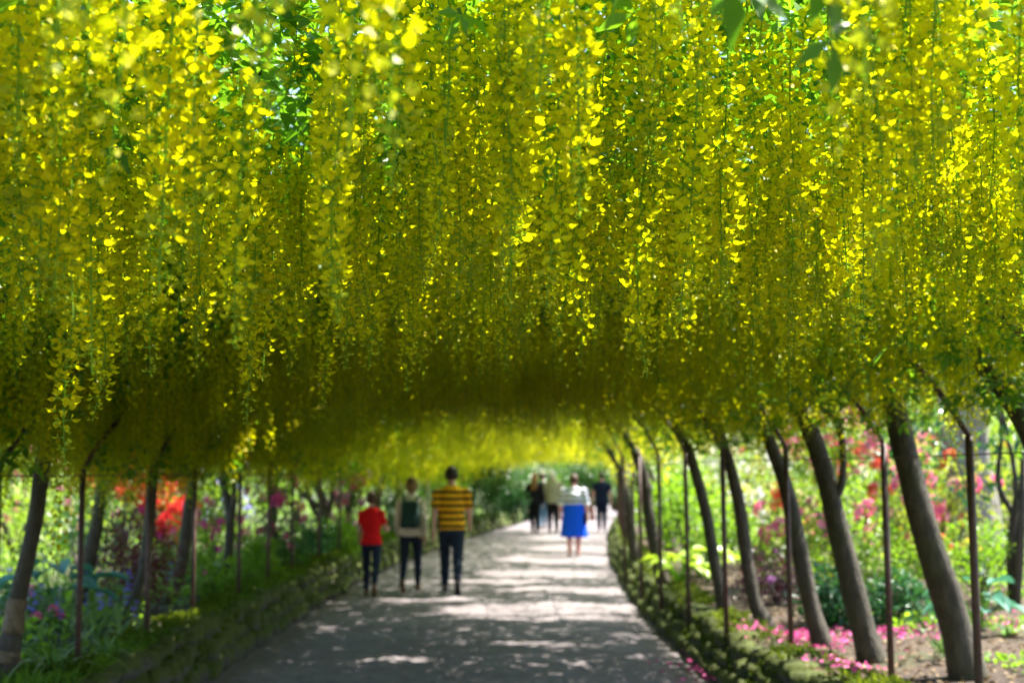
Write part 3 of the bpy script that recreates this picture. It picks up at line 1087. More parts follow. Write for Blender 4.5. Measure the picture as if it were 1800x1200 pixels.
def foliage_on(B, n, size, zmin=.02, tone_noise=True, lt=None, updir=.3):
    ar = B[:, 3] ** 2
    k = rng.choice(len(B), n, p=ar / ar.sum())
    d = rand_dirs(n)
    rad = B[k, 3] * rng.uniform(.55, 1.12, n)
    P = B[k, :3] + d * rad[:, None]
    ok = P[:, 2] > zmin
    P, d, k = P[ok], d[ok], k[ok]
    D = norm(d + rand_dirs(len(P)) * .9 + np.array((0, 0, -.1)))
    N = norm(d * .5 + rand_dirs(len(P)) * .6 + np.array((0, 0, updir)))
    G = Geo()
    tv, tf = lt or leaf2(.48)
    tone = np.clip(.5 + rng.normal(0, .22, len(P)) + (rng.random(len(B))[k] - .5) * .5, 0, 1)
    scatter(G, tv, tf, P, basis(D, N), size * rng.uniform(.65, 1.3, len(P)), tone)
    return G


def shrub(name, label, px, d, w, h, leaf, n=1400, lsize=.07, flower=None, nf=0, fsize=1.0, group=None, k=12, cat='shrub', stem='darkbark', x=None, up=0):
    x = (px - 900) / F_PX * d if x is None else x
    z = float(bed_z(np.array(x), np.array(d))) - .03 + up
    seed = int(rng.integers(1e6))
    o = thing(name, label, cat, (x, d, z), 0, group)
    B = blobs(h, w, k, seed)
    G = Geo()
    for c in B[:7]:
        e = c[:3]
        m = np.array((e[0] * .35 + rng.normal(0, .03), e[1] * .35 + rng.normal(0, .03), e[2] * .45))
        G.add(*tube(catmull([(rng.normal(0, .03), rng.normal(0, .03), -.05), m, e], 6), np.linspace(.02, .006, 6) * max(.5, min(h, 2.2)), 5, .06, seed))
    link('stem', G.mesh('stem', M[stem], True), o)
    f = link('foliage', foliage_on(B, n, lsize).mesh('foliage', LEAF[leaf]), o)
    f['kind'] = 'stuff'
    if flower:
        fl = flower if isinstance(flower, (list, tuple)) else [flower]
        for i in range(nf):
            c = B[int(rng.integers(len(B)))]
            q = rand_dirs(1, -.25, 1)[0]
            q[1] -= .35; q /= np.linalg.norm(q)
            p = c[:3] + q * c[3] * 1.08
            t = link('flower_cluster', TRUSS[fl[int(rng.integers(len(fl)))]], o)
            t.location = p
            t.rotation_euler = Vector(q).to_track_quat('Z', 'Y').to_euler()
            s = fsize * rng.uniform(.7, 1.25)
            t.scale = (s, s, s)
    return o


# ---- right bed
shrub('rhododendron', 'tall rhododendron thick with pink and coral flowers behind the leaning trunks', 1475, 17.5, 1.9, 2.35, 'fresh', 1800, .09, ['pink', 'coral', 'pink'], 46, 1.4)
shrub('rhododendron', 'pink rhododendron seen between the two thickest leaning trunks', 1570, 19, 1.8, 2.2, 'fresh', 1500, .09, ['pink', 'pink', 'red'], 40, 1.4)
shrub('rhododendron', 'loose rhododendron with salmon flowers in front of the grey-barked tree', 1640, 16, 1.3, 1.7, 'olive', 1000, .09, ['pink', 'pink', 'coral'], 20, 1.3)
shrub('azalea', 'pale yellow azalea in cream bloom behind the slim bent trunk', 1325, 21, 2.0, 2.0, 'olive', 1700, .08, ['cream', 'cream', 'white'], 50, 1.1)
shrub('azalea', 'orange-red azalea flowering high behind the slim trunks', 1425, 24, 2.0, 3.2, 'fresh', 1500, .1, ['coral', 'pink', 'red'], 24, 1.4)
shrub('azalea', 'white-flowered shrub standing tall behind the pale yellow azalea', 1300, 28, 2.6, 3.6, 'fresh', 1700, .11, ['white', 'white', 'cream'], 45, 1.5)
shrub('shrub', 'purple-leaved low shrub behind the slim bent trunk', 1352, 15.4, .8, .62, 'purple', 900, .055, 'mauve', 5, .6)
shrub('shrub', 'glossy dark green low shrub behind the thick leaning trunks', 1462, 13.2, 1.0, .62, 'glossy', 1000, .085)
shrub('shrub', 'glossy dark green shrub beside the thickest leaning trunk', 1570, 13.0, .8, .55, 'glossy', 700, .085)
shrub('shrub', 'yellow-green low shrub on the soil behind the lime-leaved plant', 1390, 17, 1.4, .8, 'olive', 1100, .07)
shrub('shrub', 'feathery mid-green shrub below the grey-barked tree', 1715, 14.6, 1.5, .85, 'fresh', 1500, .06, 'yellow', 3, .8)
shrub('shrub', 'bright green shrub at the foot of the pink rhododendrons', 1530, 15.6, 1.5, .95, 'fresh', 1300, .065)
shrub('shrub', 'sunlit lime-green bush behind the grey-barked tree', 1770, 26, 3.0, 3.2, 'lime', 1900, .11, ['coral'], 8, 1.4)
shrub('shrub', 'sunlit yellow-green bush filling the gap beside the grey-barked tree', 1610, 25, 2.6, 2.9, 'olive', 1800, .1, ['white', 'yellow'], 16, 1.3)
gb = 'green bushes behind the flowering beds'
for px, d, w, h, lf, fl in [(1210, 25, 1.8, 2.0, 'fresh', None), (1260, 19.5, 1.0, 1.2, 'fresh', None), (1185, 31, 1.8, 2.4, 'fresh', None), (1240, 34, 3.0, 3.6, 'fresh', None),
                            (1380, 33, 3.4, 4.2, 'lime', None), (1510, 31, 3.4, 4.0, 'fresh', None), (1680, 34, 4.0, 4.2, 'fresh', None), (1840, 21, 2.2, 2.4, 'olive', None), (1150, 38, 1.8, 2.2, 'fresh', None), (1860, 30, 3.5, 4.2, 'lime', None)]:
    shrub('green_bush', ('bright lime-green' if lf == 'lime' else 'yellow-green' if lf == 'olive' else 'mid-green') + (' tall' if h > 3.2 else ' rounded') + ' bush behind the flowers on the leaf-litter side', px, d, w, h, lf, 1500, .11 if d > 22 else .08, fl, 0, 1, gb + ' on the leaf-litter side')

# lime broad-leaved plant and hostas: each big leaf a part
LT8 = None
def broad_leaf_mesh(name, mat, w=.62):
    G = Geo()
    rows = [(0, 0), (.18, .62), (.42, 1.0), (.68, .8), (.88, .38), (1, 0)]
    V = []; F = []
    for t, ww in rows:
        z = .18 * t - .42 * t * t
        for s in (-1, -.5, 0, .5, 1):
            V.append((s * ww * w / 2, t, z + .10 * abs(s) * ww - .03 * math.cos(s * 9)))
    for i in range(len(rows) - 1):
        for j in range(4):
            a = i * 5 + j
            F += [(a, a + 1, a + 6), (a, a + 6, a + 5)]
    G.add(V, F, np.random.default_rng(3).uniform(.2, .9, len(F)))
    return G.mesh(name, mat, True)


BL = {k: broad_leaf_mesh('broad_leaf', LEAF[k]) for k in ('teal', 'lime', 'fresh')}
STALK = broad_leaf_mesh('x', LEAF['fresh'])


def hosta(name, label, px, py, leafkey, nl, ll, h, zz=None):
    side = 1 if px > 900 else -1
    p = at_z(px, py, zz if zz is not None else (ZR if side > 0 else ZL))
    p[2] = float(bed_z(np.array(p[0]), np.array(p[1])))
    o = thing(name, label, 'plant', p)
    for i in range(nl):
        a = i * 2.4 + rng.uniform(-.3, .3)
        r = rng.uniform(.25, 1) * h * .7
        e = np.array((math.cos(a) * r, math.sin(a) * r, h * rng.uniform(.45, 1)))
        G = Geo(); G.add(*tube(catmull([(0, 0, -.02), e * .5 + (0, 0, h * .1), e], 5), np.linspace(.008, .004, 5), 5), .5)
        link('leaf_stalk', G.mesh('leaf_stalk', LEAF['fresh']), o)
        l = link('leaf', BL[leafkey], o)
        l.location = e
        s = ll * rng.uniform(.75, 1.2); l.scale = (s, s, s)
        l.rotation_euler = (rng.uniform(-.35, .25), rng.uniform(-.3, .3), a - math.pi / 2)
    return o


hosta('lime_plant', 'lime-leaved clump glowing beside the mossy wall', 1195, 1030, 'lime', 26, .26, .5)
hosta('lime_plant', 'smaller lime-leaved clump next to the post', 1245, 1022, 'lime', 16, .24, .42)
hosta('hosta', 'blue-green hosta on the leaf litter behind the thickest trunk', 1722, 1120, 'teal', 11, .26, .42)
hosta('hosta', 'large teal hosta in front of the dark laburnum trunk', 95, 1110, 'teal', 15, .30, .55)
hosta('hosta', 'green hosta between the teal hosta and the red-leaved shrub', 175, 1085, 'fresh', 10, .24, .36)
hosta('hosta', 'green broad-leaved clump beside the pale bowed trunk', 365, 1035, 'fresh', 12, .2, .35)
hosta('hosta', 'teal broad-leaved clump at the far end of the bank', 500, 985, 'teal', 10, .24, .4)


def bluebells(label, px, d, n, w, h=.38, extra_up=0):
    x = (px - 900) / F_PX * d
    z = float(bed_z(np.array(x), np.array(d)))
    o = thing('bluebell_clump', label, 'flowers', (x, d, z + extra_up), 0, 'bluebells')
    G = Geo()
    tv, tf = leaf2(.07)
    P = np.stack([rng.normal(0, w * .4, n * 6), rng.normal(0, w * .4, n * 6), np.zeros(n * 6)], 1)
    scatter(G, tv, tf, P, basis(norm(rand_dirs(n * 6, .5, 1)), rand_dirs(n * 6)), rng.uniform(.2, .35, n * 6), rng.random(n * 6))
    f = link('foliage', G.mesh('foliage', LEAF['strap']), o); f['kind'] = 'stuff'
    for i in range(n):
        b = np.array((rng.normal(0, w * .4), rng.normal(0, w * .4), 0)); hh = h * rng.uniform(.7, 1.25)
        e = b + (rng.normal(0, .05), rng.normal(0, .05), hh)
        G = Geo(); G.add(*tube(catmull([b, (b + e) / 2 + (.01, 0, .02), e], 5), .003, 4), .4)
        link('stem', G.mesh('stem', LEAF['strap']), o)
        for q in range(3):
            t = link('flower_cluster', TRUSS['blue'], o)
            t.location = e - np.array((rng.normal(0, .012), rng.normal(0, .012), .05 * q))
            t.rotation_euler = (rng.uniform(1.5, 3), 0, rng.uniform(0, 6))
            s = .27 * rng.uniform(.8, 1.2); t.scale = (s, s, s)
    return o


for px, d, n, w, lab in [(1662, 10.6, 4, .18, 'bluebells at the foot of the thickest laburnum trunk'), (128, 12.3, 5, .5, 'bluebells above the teal hosta'), (185, 12.6, 4, .35, 'bluebells between the weathered post and the red-leaved shrub'),
                         (95, 10.9, 3, .4, 'bluebells in front of the teal hosta'), (190, 11.2, 3, .3, 'bluebells below the red-leaved shrub'), (315, 15.6, 6, .4, 'bluebells behind the pale bowed trunk'),
                         (60, 13.6, 3, .4, 'bluebells beside the trunk with peeling patches'), (1745, 16.5, 8, .6, 'bluebells below the grey-barked tree')]:
    bluebells(lab, px, d, n, w)


def strap_clump(label, px, py, n, ln):
    p = at_z(px, py, ZL if px < 900 else ZR)
    p[2] = float(bed_z(np.array(p[0]), np.array(p[1]))) - .02
    o = thing('grass_clump', label, 'grass clump', p)
    for i in range(n):
        a = rng.uniform(0, 6.28); L = ln * rng.uniform(.6, 1.15); sp = rng.uniform(.25, .95)
        d = np.array((math.cos(a), math.sin(a), 0)); s = np.array((-d[1], d[0], 0))
        V = []; F = []
        for k in range(7):
            t = k / 6
            c = d * (L * sp * t) + np.array((0, 0, L * (1.05 * t - (.55 + .45 * sp) * t * t)))
            ww = .011 * (1 - t ** 2.2) + .001
            V += [c - s * ww + (0, 0, .003), c + s * ww + (0, 0, .003)]
            if k:
                q = 2 * k
                F += [(q - 2, q - 1, q + 1), (q - 2, q + 1, q)]
        G = Geo(); G.add(V, F, rng.random())
        link('blade', G.mesh('blade', LEAF['strap'], True), o)


strap_clump('arching strap-leaved grass clump between the weathered post and the peeling trunk', 95, 1190, 34, .55)
strap_clump('pale strap-leaved grass clump on the bank beside the weathered post', 185, 1165, 30, .45)
strap_clump('small strap-leaved clump at the foot of the red-leaved shrub', 235, 1120, 22, .35)
strap_clump('strap-leaved clump on the leaf litter near the blue-green hosta', 1770, 1130, 20, .35)

# ---- left bed
shrub('azalea', 'orange-red azalea blazing between the weathered post and the red-leaved shrub', 218, 20, 1.3, 1.9, 'olive', 900, .08, ['red', 'coral', 'coral'], 80, 1.7)
shrub('azalea', 'scarlet and pink azalea behind the laburnum rising from the red-leaved shrub', 295, 19.5, 1.1, 1.55, 'fresh', 800, .08, ['red', 'pink', 'red'], 60, 1.6)
shrub('shrub', 'dark red-leaved shrub spreading over the bank', 232, 13.6, 1.25, 1.0, 'darkred', 2400, .05, 'magenta', 4, .5)
shrub('azalea', 'pale pink and yellow azalea behind the trunk with peeling patches', 45, 17.5, 1.8, 2.0, 'lime', 1500, .08, ['pink', 'cream'], 24, .9)
shrub('azalea', 'soft apricot azalea behind the dark laburnum trunk', 120, 22, 1.9, 2.3, 'olive', 1400, .09, ['cream', 'coral'], 14, 1)
shrub('azalea', 'magenta azalea on the bank behind the forked trunk', 470, 19, 1.2, 1.25, 'deep', 1200, .06, ['magenta', 'magenta', 'pink'], 34, .95)
shrub('azalea', 'mauve-pink azalea behind the red-shirted child', 612, 25, 1.1, 1.5, 'deep', 1000, .07, ['mauve', 'magenta'], 40, 1.2)
shrub('azalea', 'pink azalea behind the forked trunk and its post', 372, 18, 1.0, 1.2, 'fresh', 1000, .065, ['magenta', 'pink'], 16, .9)
shrub('azalea', 'low pink azalea beside the dark foot of the peeling trunk', 62, 11.2, .8, .5, 'deep', 800, .05, ['magenta', 'pink'], 14, .5)
shrub('lilac_bush', 'lilac-flowered bush glimpsed behind the pale bowed trunk', 372, 26, 1.5, 2.1, 'lime', 1000, .09, ['lilac', 'lilac', 'white'], 26, 1.2)
shrub('shrub', 'round dark green shrub where the path bends', 868, 40.5, 2.0, 1.75, 'deep', 2200, .11)
shrub('shrub', 'glossy low shrub overhanging the path at the bend', 905, 38.5, 1.0, .9, 'glossy', 1200, .1)
shrub('shrub', 'dark green shrub on the bank behind the family', 690, 31, 1.5, 1.4, 'deep', 1500, .09, ['white'], 5, .8)
shrub('shrub', 'bright green fern-like shrub trailing down the bank by the child', 600, 23.5, 1.0, .7, 'fresh', 1300, .08)
shrub('shrub', 'mid-green shrub trailing over the bank near the forked trunk', 440, 17.6, 1.1, .6, 'fresh', 1300, .07)
shrub('shrub', 'leafy green shrub on the bank below the magenta azalea', 500, 20, 1.0, .7, 'deep', 1200, .07)
shrub('shrub', 'fresh green shrub beside the pale bowed trunk', 345, 16, 1.0, .75, 'fresh', 1100, .065, 'magenta', 5, .5)
shrub('shrub', 'blue-green shrub on the bank beside the many-stemmed laburnum', 545, 22, .9, .7, 'glossy', 900, .08)
shrub('shrub', 'deep green shrub between the weathered post and the bluebells', 150, 15.5, 1.5, 1.15, 'deep', 1500, .065, ['magenta'], 4, .6)
shrub('shrub', 'mid-green bush on the far bank ahead of the bend', 770, 35, 1.6, 1.7, 'fresh', 1500, .1)
for px, d, w, h, lf in [(250, 28, 3.2, 3.0, 'lime'), (420, 29, 2.6, 2.8, 'fresh'), (80, 26, 3.0, 3.4, 'lime'), (-30, 20, 2.2, 2.4, 'fresh'), (520, 31, 2.4, 2.6, 'fresh'), (330, 35, 3.6, 4.0, 'lime'),
                        (610, 36, 2.4, 2.6, 'lime'), (700, 42, 2.6, 2.8, 'fresh'), (150, 37, 4.0, 4.6, 'fresh'), (790, 47, 2.4, 2.8, 'lime'), (0, 33, 4.0, 4.6, 'fresh'), (470, 42, 3.6, 4.0, 'fresh')]:
    shrub('green_bush', ('bright lime-green' if lf == 'lime' else 'yellow-green' if lf == 'olive' else 'mid-green') + (' tall' if h > 3.2 else ' rounded') + ' bush behind the flowers on the mossy-bank side', px, d, w, h, lf, 1500, .11, None, 0, 1, gb + ' on the mossy-bank side')
# end of the walk
for px, d, w, h, lf in [(930, 53, 3.5, 3.0, 'deep'), (1000, 58, 4.5, 3.4, 'fresh'), (1080, 56, 4, 3.4, 'deep'), (860, 56, 4.0, 3.6, 'deep'), (960, 66, 6, 5.5, 'fresh'), (1060, 68, 6, 5.5, 'deep'), (1035, 54, 2.6, 2.3, 'deep')]:
    shrub('green_bush', ('dark' if lf == 'deep' else 'fresh') + ' green ' + ('low' if h < 3.3 else 'tall') + ' bush closing the far end of the walk', px, d, w, h, lf, 2200, .16, None, 0, 1, 'bushes closing the far end of the walk')


# ---- trees behind
def tree(name, label, x, y, h, cw, leaf, n=3600, lsize=.2, r=.14, barkkey='darkbark', group=None, low=.16):
    z = float(bed_z(np.array(x), np.array(y))) - .08
    o = thing(name, label, 'tree', (x, y, z), 0, group)
    seed = int(rng.integers(1e6)); g = np.random.default_rng(seed)
    G = Geo()
    T = catmull([(0, 0, -.1), (0, 0, .1), (g.normal(0, .1), g.normal(0, .1), h * .3), (g.normal(0, .25), g.normal(0, .25), h * .6), (g.normal(0, .4), g.normal(0, .4), h * .85)], 18)
    G.add(*tube(T, r * np.interp(np.linspace(0, 1, 18), [0, .1, 1], [1.35, 1, .25]), 10, .05, seed))
    B = []
    for i in range(15):
        zz = h * g.uniform(low, .95)
        u = (zz / h - low) / (1 - low)
        rr = cw * .5 * math.sin(math.pi * min(1, .25 + .7 * u)) * g.uniform(.35, .9)
        a = g.uniform(0, 6.28)
        B.append((rr * math.cos(a), rr * math.sin(a), zz, cw * g.uniform(.13, .24)))
    B = np.array(B)
    for b in B[:9]:
        s = T[int(np.clip(b[2] / h * 14, 2, 15))]
        G.add(*tube(catmull([s, (s + b[:3]) / 2 + (0, 0, .15), b[:3]], 6), np.linspace(r * .4, .015, 6), 6, .05, seed))
    link('trunk', G.mesh('trunk', M[barkkey], True), o)
    f = link('crown', foliage_on(B, n, lsize).mesh('crown', LEAF[leaf]), o)
    f['kind'] = 'stuff'
    return o


trees_r = [(13.5, 27, 6.5, 5, 'fresh'), (16, 34, 8, 6, 'lime'), (12.5, 40, 7.5, 6, 'fresh'), (15, 44, 9, 7, 'fresh'), (14, 52, 9, 7, 'deep'), (18, 55, 11, 8, 'fresh'), (23, 40, 10, 8, 'lime'),
           (26, 60, 12, 9, 'fresh'), (13, 66, 11, 9, 'fresh'), (18, 22, 7, 5.5, 'fresh'), (23, 28, 8.5, 6.5, 'deep'), (34, 52, 12, 10, 'fresh'), (9.5, 33, 4.6, 4, 'lime')]
trees_l = [(-9, 25, 6.5, 5.5, 'fresh'), (-11.5, 32, 8, 6, 'lime'), (-7.5, 37, 6.5, 5.5, 'fresh'), (-15, 40, 9, 7, 'fresh'), (-9, 47, 9, 7, 'lime'), (-6, 54, 9, 7, 'fresh'), (-18, 54, 11, 9, 'deep'),
           (-14, 23, 7, 6, 'fresh'), (-22, 34, 10, 8, 'fresh'), (-2, 62, 10, 8, 'fresh'), (-12, 64, 12, 9, 'lime'), (-28, 50, 12, 10, 'fresh'), (-5, 75, 13, 10, 'deep'), (5, 82, 14, 11, 'fresh'), (14, 84, 14, 11, 'fresh')]
for x, y, h, w, lf in trees_r:
    tree('garden_tree', 'broadleaf tree in fresh leaf behind the beds on the leaf-litter side', x, y, h, w, lf, group='trees behind the beds on the leaf-litter side')
for x, y, h, w, lf in trees_l:
    tree('garden_tree', 'broadleaf tree in fresh leaf behind the beds on the mossy-bank side', x, y, h, w, lf, group='trees behind the beds on the mossy-bank side')

# grey-barked tree: fluted double trunk
b = at_z(1712, 985, .62)
o = thing('grey_tree', 'grey-barked tree with a fluted double trunk behind the leaf litter', 'tree', b)
G = Geo()
for pts, r in ((((1722, 990), (1706, 880), (1690, 780), (1668, 660), (1640, 540), (1600, 380)), .24), (((1735, 990), (1728, 900), (1716, 800), (1720, 650), (1760, 480)), .19)):
    P = catmull([at_y(px, py, b[1]) for px, py in pts], 22) - b
    P[0][2] -= .15
    G.add(*tube(P, r * np.linspace(1.25, .7, 22), 12, .07, 3))
link('trunk', G.mesh('trunk', M['greybark'], True), o)
B = np.array([(rng.uniform(-2.6, 2.2), rng.uniform(-2, 2), rng.uniform(4.6, 8.5), rng.uniform(.8, 1.4)) for _ in range(18)])
f = link('crown', foliage_on(B, 3000, .17).mesh('crown', LEAF['fresh']), o); f['kind'] = 'stuff'

# dark many-stemmed shrub at the right
b = at_z(1782, 1062, .45)
o = thing('camellia', 'tall dark-leaved shrub with twisting bare stems beyond the blue-green hosta', 'shrub', b)
G = Geo()
for pts in (((1782, 1065), (1776, 960), (1786, 860), (1770, 760), (1740, 640)), ((1784, 1065), (1790, 930), (1755, 850), (1760, 740), (1720, 640)), ((1786, 1065), (1796, 900), (1800, 760), (1812, 640))):
    P = catmull([at_y(px, py, b[1] + rng.normal(0, .08)) for px, py in pts], 18) - b
    P[0][2] -= .1
    G.add(*tube(P, np.linspace(.045, .015, 18), 7, .1, 3))
link('stem', G.mesh('stem', M['darkbark'], True), o)
B = np.array([(-.25 + rng.uniform(-.9, .7), rng.uniform(-.5, .5), rng.uniform(1.3, 3.3), rng.uniform(.22, .42)) for _ in range(15)])
f = link('foliage', foliage_on(B, 1100, .1).mesh('foliage', LEAF['glossy']), o); f['kind'] = 'stuff'

# ---- things lying about: litter, petals, grass
G = Geo(); n = 9000
y = 8 + 24 * rng.random(n) ** 1.7; x = RE(y) + .25 + rng.random(n) ** 1.3 * 5
tv, tf = leaf2(.55, .12)
scatter(G, tv, tf, np.stack([x, y, bed_z(x, y) + .012], 1), basis(norm(rand_dirs(n, -.15, .3)), norm(rand_dirs(n, .5, 1))), rng.uniform(.03, .085, n), rng.random(n))
o = link('leaf_litter', G.mesh('leaf_litter', M['litter']))
o['kind'] = 'stuff'; o['label'] = 'dry brown leaf litter scattered over the bare bed'; o['category'] = 'leaf litter'

mp = leafmat('fallen pink petal', (.65, .05, .28), (.80, .18, .42), (.6, .05, .25), (.7, .15, .35), .2, .6, .2)
G = Geo()
P = []
for px, py, sx, n in [(1560, 1120, 60, 130), (1440, 1130, 40, 150), (1590, 1105, 60, 80), (1400, 1120, 25, 70), (1330, 1115, 20, 30), (1480, 1175, 40, 60), (1770, 1105, 40, 60), (1250, 1185, 40, 70), (1230, 1165, 40, 35), (1290, 1180, 20, 30), (1210, 1150, 20, 10)]:
    for _ in range(n):
        q = at_z(px + rng.normal(0, sx), py + rng.normal(0, sx * .22), ZR + .02)
        off = q[0] - RE(q[1])
        if off < .04:
            q = at_z(px + rng.normal(0, sx), py + rng.normal(0, sx * .22), .03)
            if q[0] > RE(q[1]):
                continue
            q[2] = .05
        elif off < .45:
            q[2] = ZR + .09
        else:
            q[2] = float(bed_z(q[0], q[1])) + .03
        P.append(q)
P = np.array(P); n = len(P)
tv, tf = leaf4(.8, .2)
scatter(G, tv, tf, P, basis(norm(rand_dirs(n, -.1, .5)), norm(rand_dirs(n, .3, 1))), rng.uniform(.025, .06, n), rng.random(n))
o = link('fallen_petals', G.mesh('fallen_petals', mp))
o['kind'] = 'stuff'; o['label'] = 'fallen magenta petals on the bed, wall and path edge'; o['category'] = 'petals'

G = Geo(); n = 2600
y = 8 + 30 * rng.random(n) ** 1.5; x = LE(y) + .1 + rng.random(n) * (RE(y) - LE(y) - .2)
tv, tf = leaf2(.7, .15)
scatter(G, tv, tf, np.stack([x, y, np.full(n, .045)], 1), basis(norm(rand_dirs(n, -.1, .2)), norm(rand_dirs(n, .6, 1))), rng.uniform(.012, .03, n), rng.random(n))
o = link('path_debris', G.mesh('path_debris', M['litter']))
o['kind'] = 'stuff'; o['label'] = 'small dry leaves and petals scattered on the gravel path'; o['category'] = 'debris'

G = Geo(); n = 26000
y = 8 + 26 * rng.random(n) ** 1.5; x = LE(y) - .18 - np.abs(rng.normal(0, .55, n))
k = vnoise(x * 1.5, y * .8, 77) > .28
x, y = x[k], y[k]; n = len(x)
tv, tf = leaf2(.10, .02)
scatter(G, tv, tf, np.stack([x, y, bed_z(x, y) - .01], 1), basis(norm(rand_dirs(n, .2, 1) + np.array((.35, 0, 0))), rand_dirs(n)), rng.uniform(.06, .16, n), rng.random(n))
o = link('bank_grass', G.mesh('bank_grass', M['lawnmoss']))
o['kind'] = 'stuff'; o['label'] = 'fine bright grass and moss along the top of the bank'; o['category'] = 'grass'

# low ground cover between the shrubs
for sgn, nm, lab, lk in ((1, 'ground_cover', 'low leafy ground cover between the shrubs on the leaf-litter side', 'fresh'), (-1, 'ground_cover', 'low leafy ground cover between the shrubs on the mossy-bank side', 'fresh')):
    G = Geo(); n = 26000
    y = 9 + 38 * rng.random(n) ** 1.4
    off = (1.6 if sgn > 0 else .7) + 9 * rng.random(n) ** 1.3
    x = (RE(y) + off) if sgn > 0 else (LE(y) - off)
    k = vnoise(x * .9, y * .7, 55 + sgn) > (.45 if sgn > 0 else .3)
    x, y = x[k], y[k]; n = len(x)
    hgt = .35 * vnoise(x * 1.4, y * 1.4, 57) * rng.random(n)
    tv, tf = leaf2(.5, .06)
    scatter(G, tv, tf, np.stack([x, y, bed_z(x, y) + hgt], 1), basis(norm(rand_dirs(n, -.2, .8)), norm(rand_dirs(n, .1, 1))), rng.uniform(.04, .10, n), rng.random(n))
    o = link(nm, G.mesh(nm, LEAF[lk]))
    o['kind'] = 'stuff'; o['label'] = lab; o['category'] = 'ground cover'

# ================================================================== PEOPLE
def fabric(name, col, var=.12):
    return plain(name, col, .9, var, 60, .1)


def stripes(name, bands, z0, z1):
    """horizontal knitted stripes printed in the cloth, by height in the wearer's own space"""
    m, nt, p, out = newmat(name)
    sep = nt.nodes.new('ShaderNodeSeparateXYZ')
    nt.links.new(objvec(nt), sep.inputs[0])
    mr = nt.nodes.new('ShaderNodeMapRange')
    mr.inputs[1].default_value = z0; mr.inputs[2].default_value = z1
    nt.links.new(sep.outputs[2], mr.inputs[0])
    r = nt.nodes.new('ShaderNodeValToRGB'); r.color_ramp.interpolation = 'CONSTANT'
    els = r.color_ramp.elements
    while len(els) < len(bands):
        els.new(.5)
    for e, (pp, c) in zip(els, bands):
        e.position = pp; e.color = (*c, 1)
    nt.links.new(mr.outputs[0], r.inputs[0])
    nt.links.new(r.outputs[0], p.inputs['Base Color'])
    p.inputs['Roughness'].default_value = .9
    p.inputs['Specular IOR Level'].default_value = .1
    n = noise(nt, 25, 4, .6, objvec(nt))
    bump(nt, p, n.outputs[0], .25, .01)
    return m


M['skin'] = plain('skin', (.52, .30, .22), .55, .08, 30, .4)
M['pinkskin'] = plain('sunned skin', (.72, .36, .34), .55, .08, 30, .4)
M['denim'] = fabric('dark denim', (.018, .026, .045))
M['black'] = fabric('black cloth', (.012, .012, .016))
M['darkhair'] = plain('dark hair', (.022, .014, .010), .5, .3, 120)
M['brownhair'] = plain('brown hair', (.07, .035, .022), .5, .3, 120)
M['blondhair'] = plain('fair hair', (.24, .15, .07), .5, .3, 120)
M['redhair'] = plain('chestnut hair', (.22, .10, .035), .5, .3, 120)
M['whitehair'] = plain('white hair', (.75, .72, .70), .6, .1, 120)
M['shoe'] = plain('dark shoe', (.02, .018, .022), .6, .2, 60)
M['tanshoe'] = plain('brown shoe', (.14, .07, .035), .6, .2, 60)


def ell_tube(rings, seg=16):
    """stacked horizontal ellipses (x, y, z, rx, ry) closed at both ends"""
    a = np.linspace(0, 2 * np.pi, seg, endpoint=False)
    V = np.concatenate([np.stack([x + rx * np.cos(a), y + ry * np.sin(a), np.full(seg, z)], 1) for x, y, z, rx, ry in rings])
    F = []
    n = len(rings)
    for i in range(n - 1):
        for j in range(seg):
            k = (j + 1) % seg
            F += [(i * seg + j, i * seg + k, (i + 1) * seg + k), (i * seg + j, (i + 1) * seg + k, (i + 1) * seg + j)]
    V = np.vstack([V, (rings[0][0], rings[0][1], rings[0][2]), (rings[-1][0], rings[-1][1], rings[-1][2])])
    for j in range(seg):
        k = (j + 1) % seg
        F += [(n * seg, k, j), (n * seg + 1, (n - 1) * seg + j, (n - 1) * seg + k)]
    return V, np.array(F)


def capsule(a, b, ra, rb, seg=12):
    a, b = np.asarray(a, float), np.asarray(b, float)
    d = (b - a) / (np.linalg.norm(b - a) + 1e-9)
    P = [a - d * ra * .9, a - d * ra * .6, a] + [a + (b - a) * t for t in (.25, .5, .75)] + [b, b + d * rb * .6, b + d * rb * .9]
    rr = [ra * .4, ra * .8, ra] + [ra + (rb - ra) * t for t in (.25, .5, .75)] + [rb, rb * .8, rb * .4]
    return tube(np.array(P), np.array(rr), seg)


def leg_pts(hip, th, sh, a, b, foot_pitch):
    knee = hip + th * np.array((0, math.sin(a), -math.cos(a)))
    ank = knee + sh * np.array((0, math.sin(b), -math.cos(b)))
    toe = ank + np.array((0, .155 * math.cos(foot_pitch), -.055 + .155 * math.sin(foot_pitch)))
    heel = ank + np.array((0, -.045 * math.cos(foot_pitch), -.05 - .045 * math.sin(foot_pitch)))
    return knee, ank, toe, heel


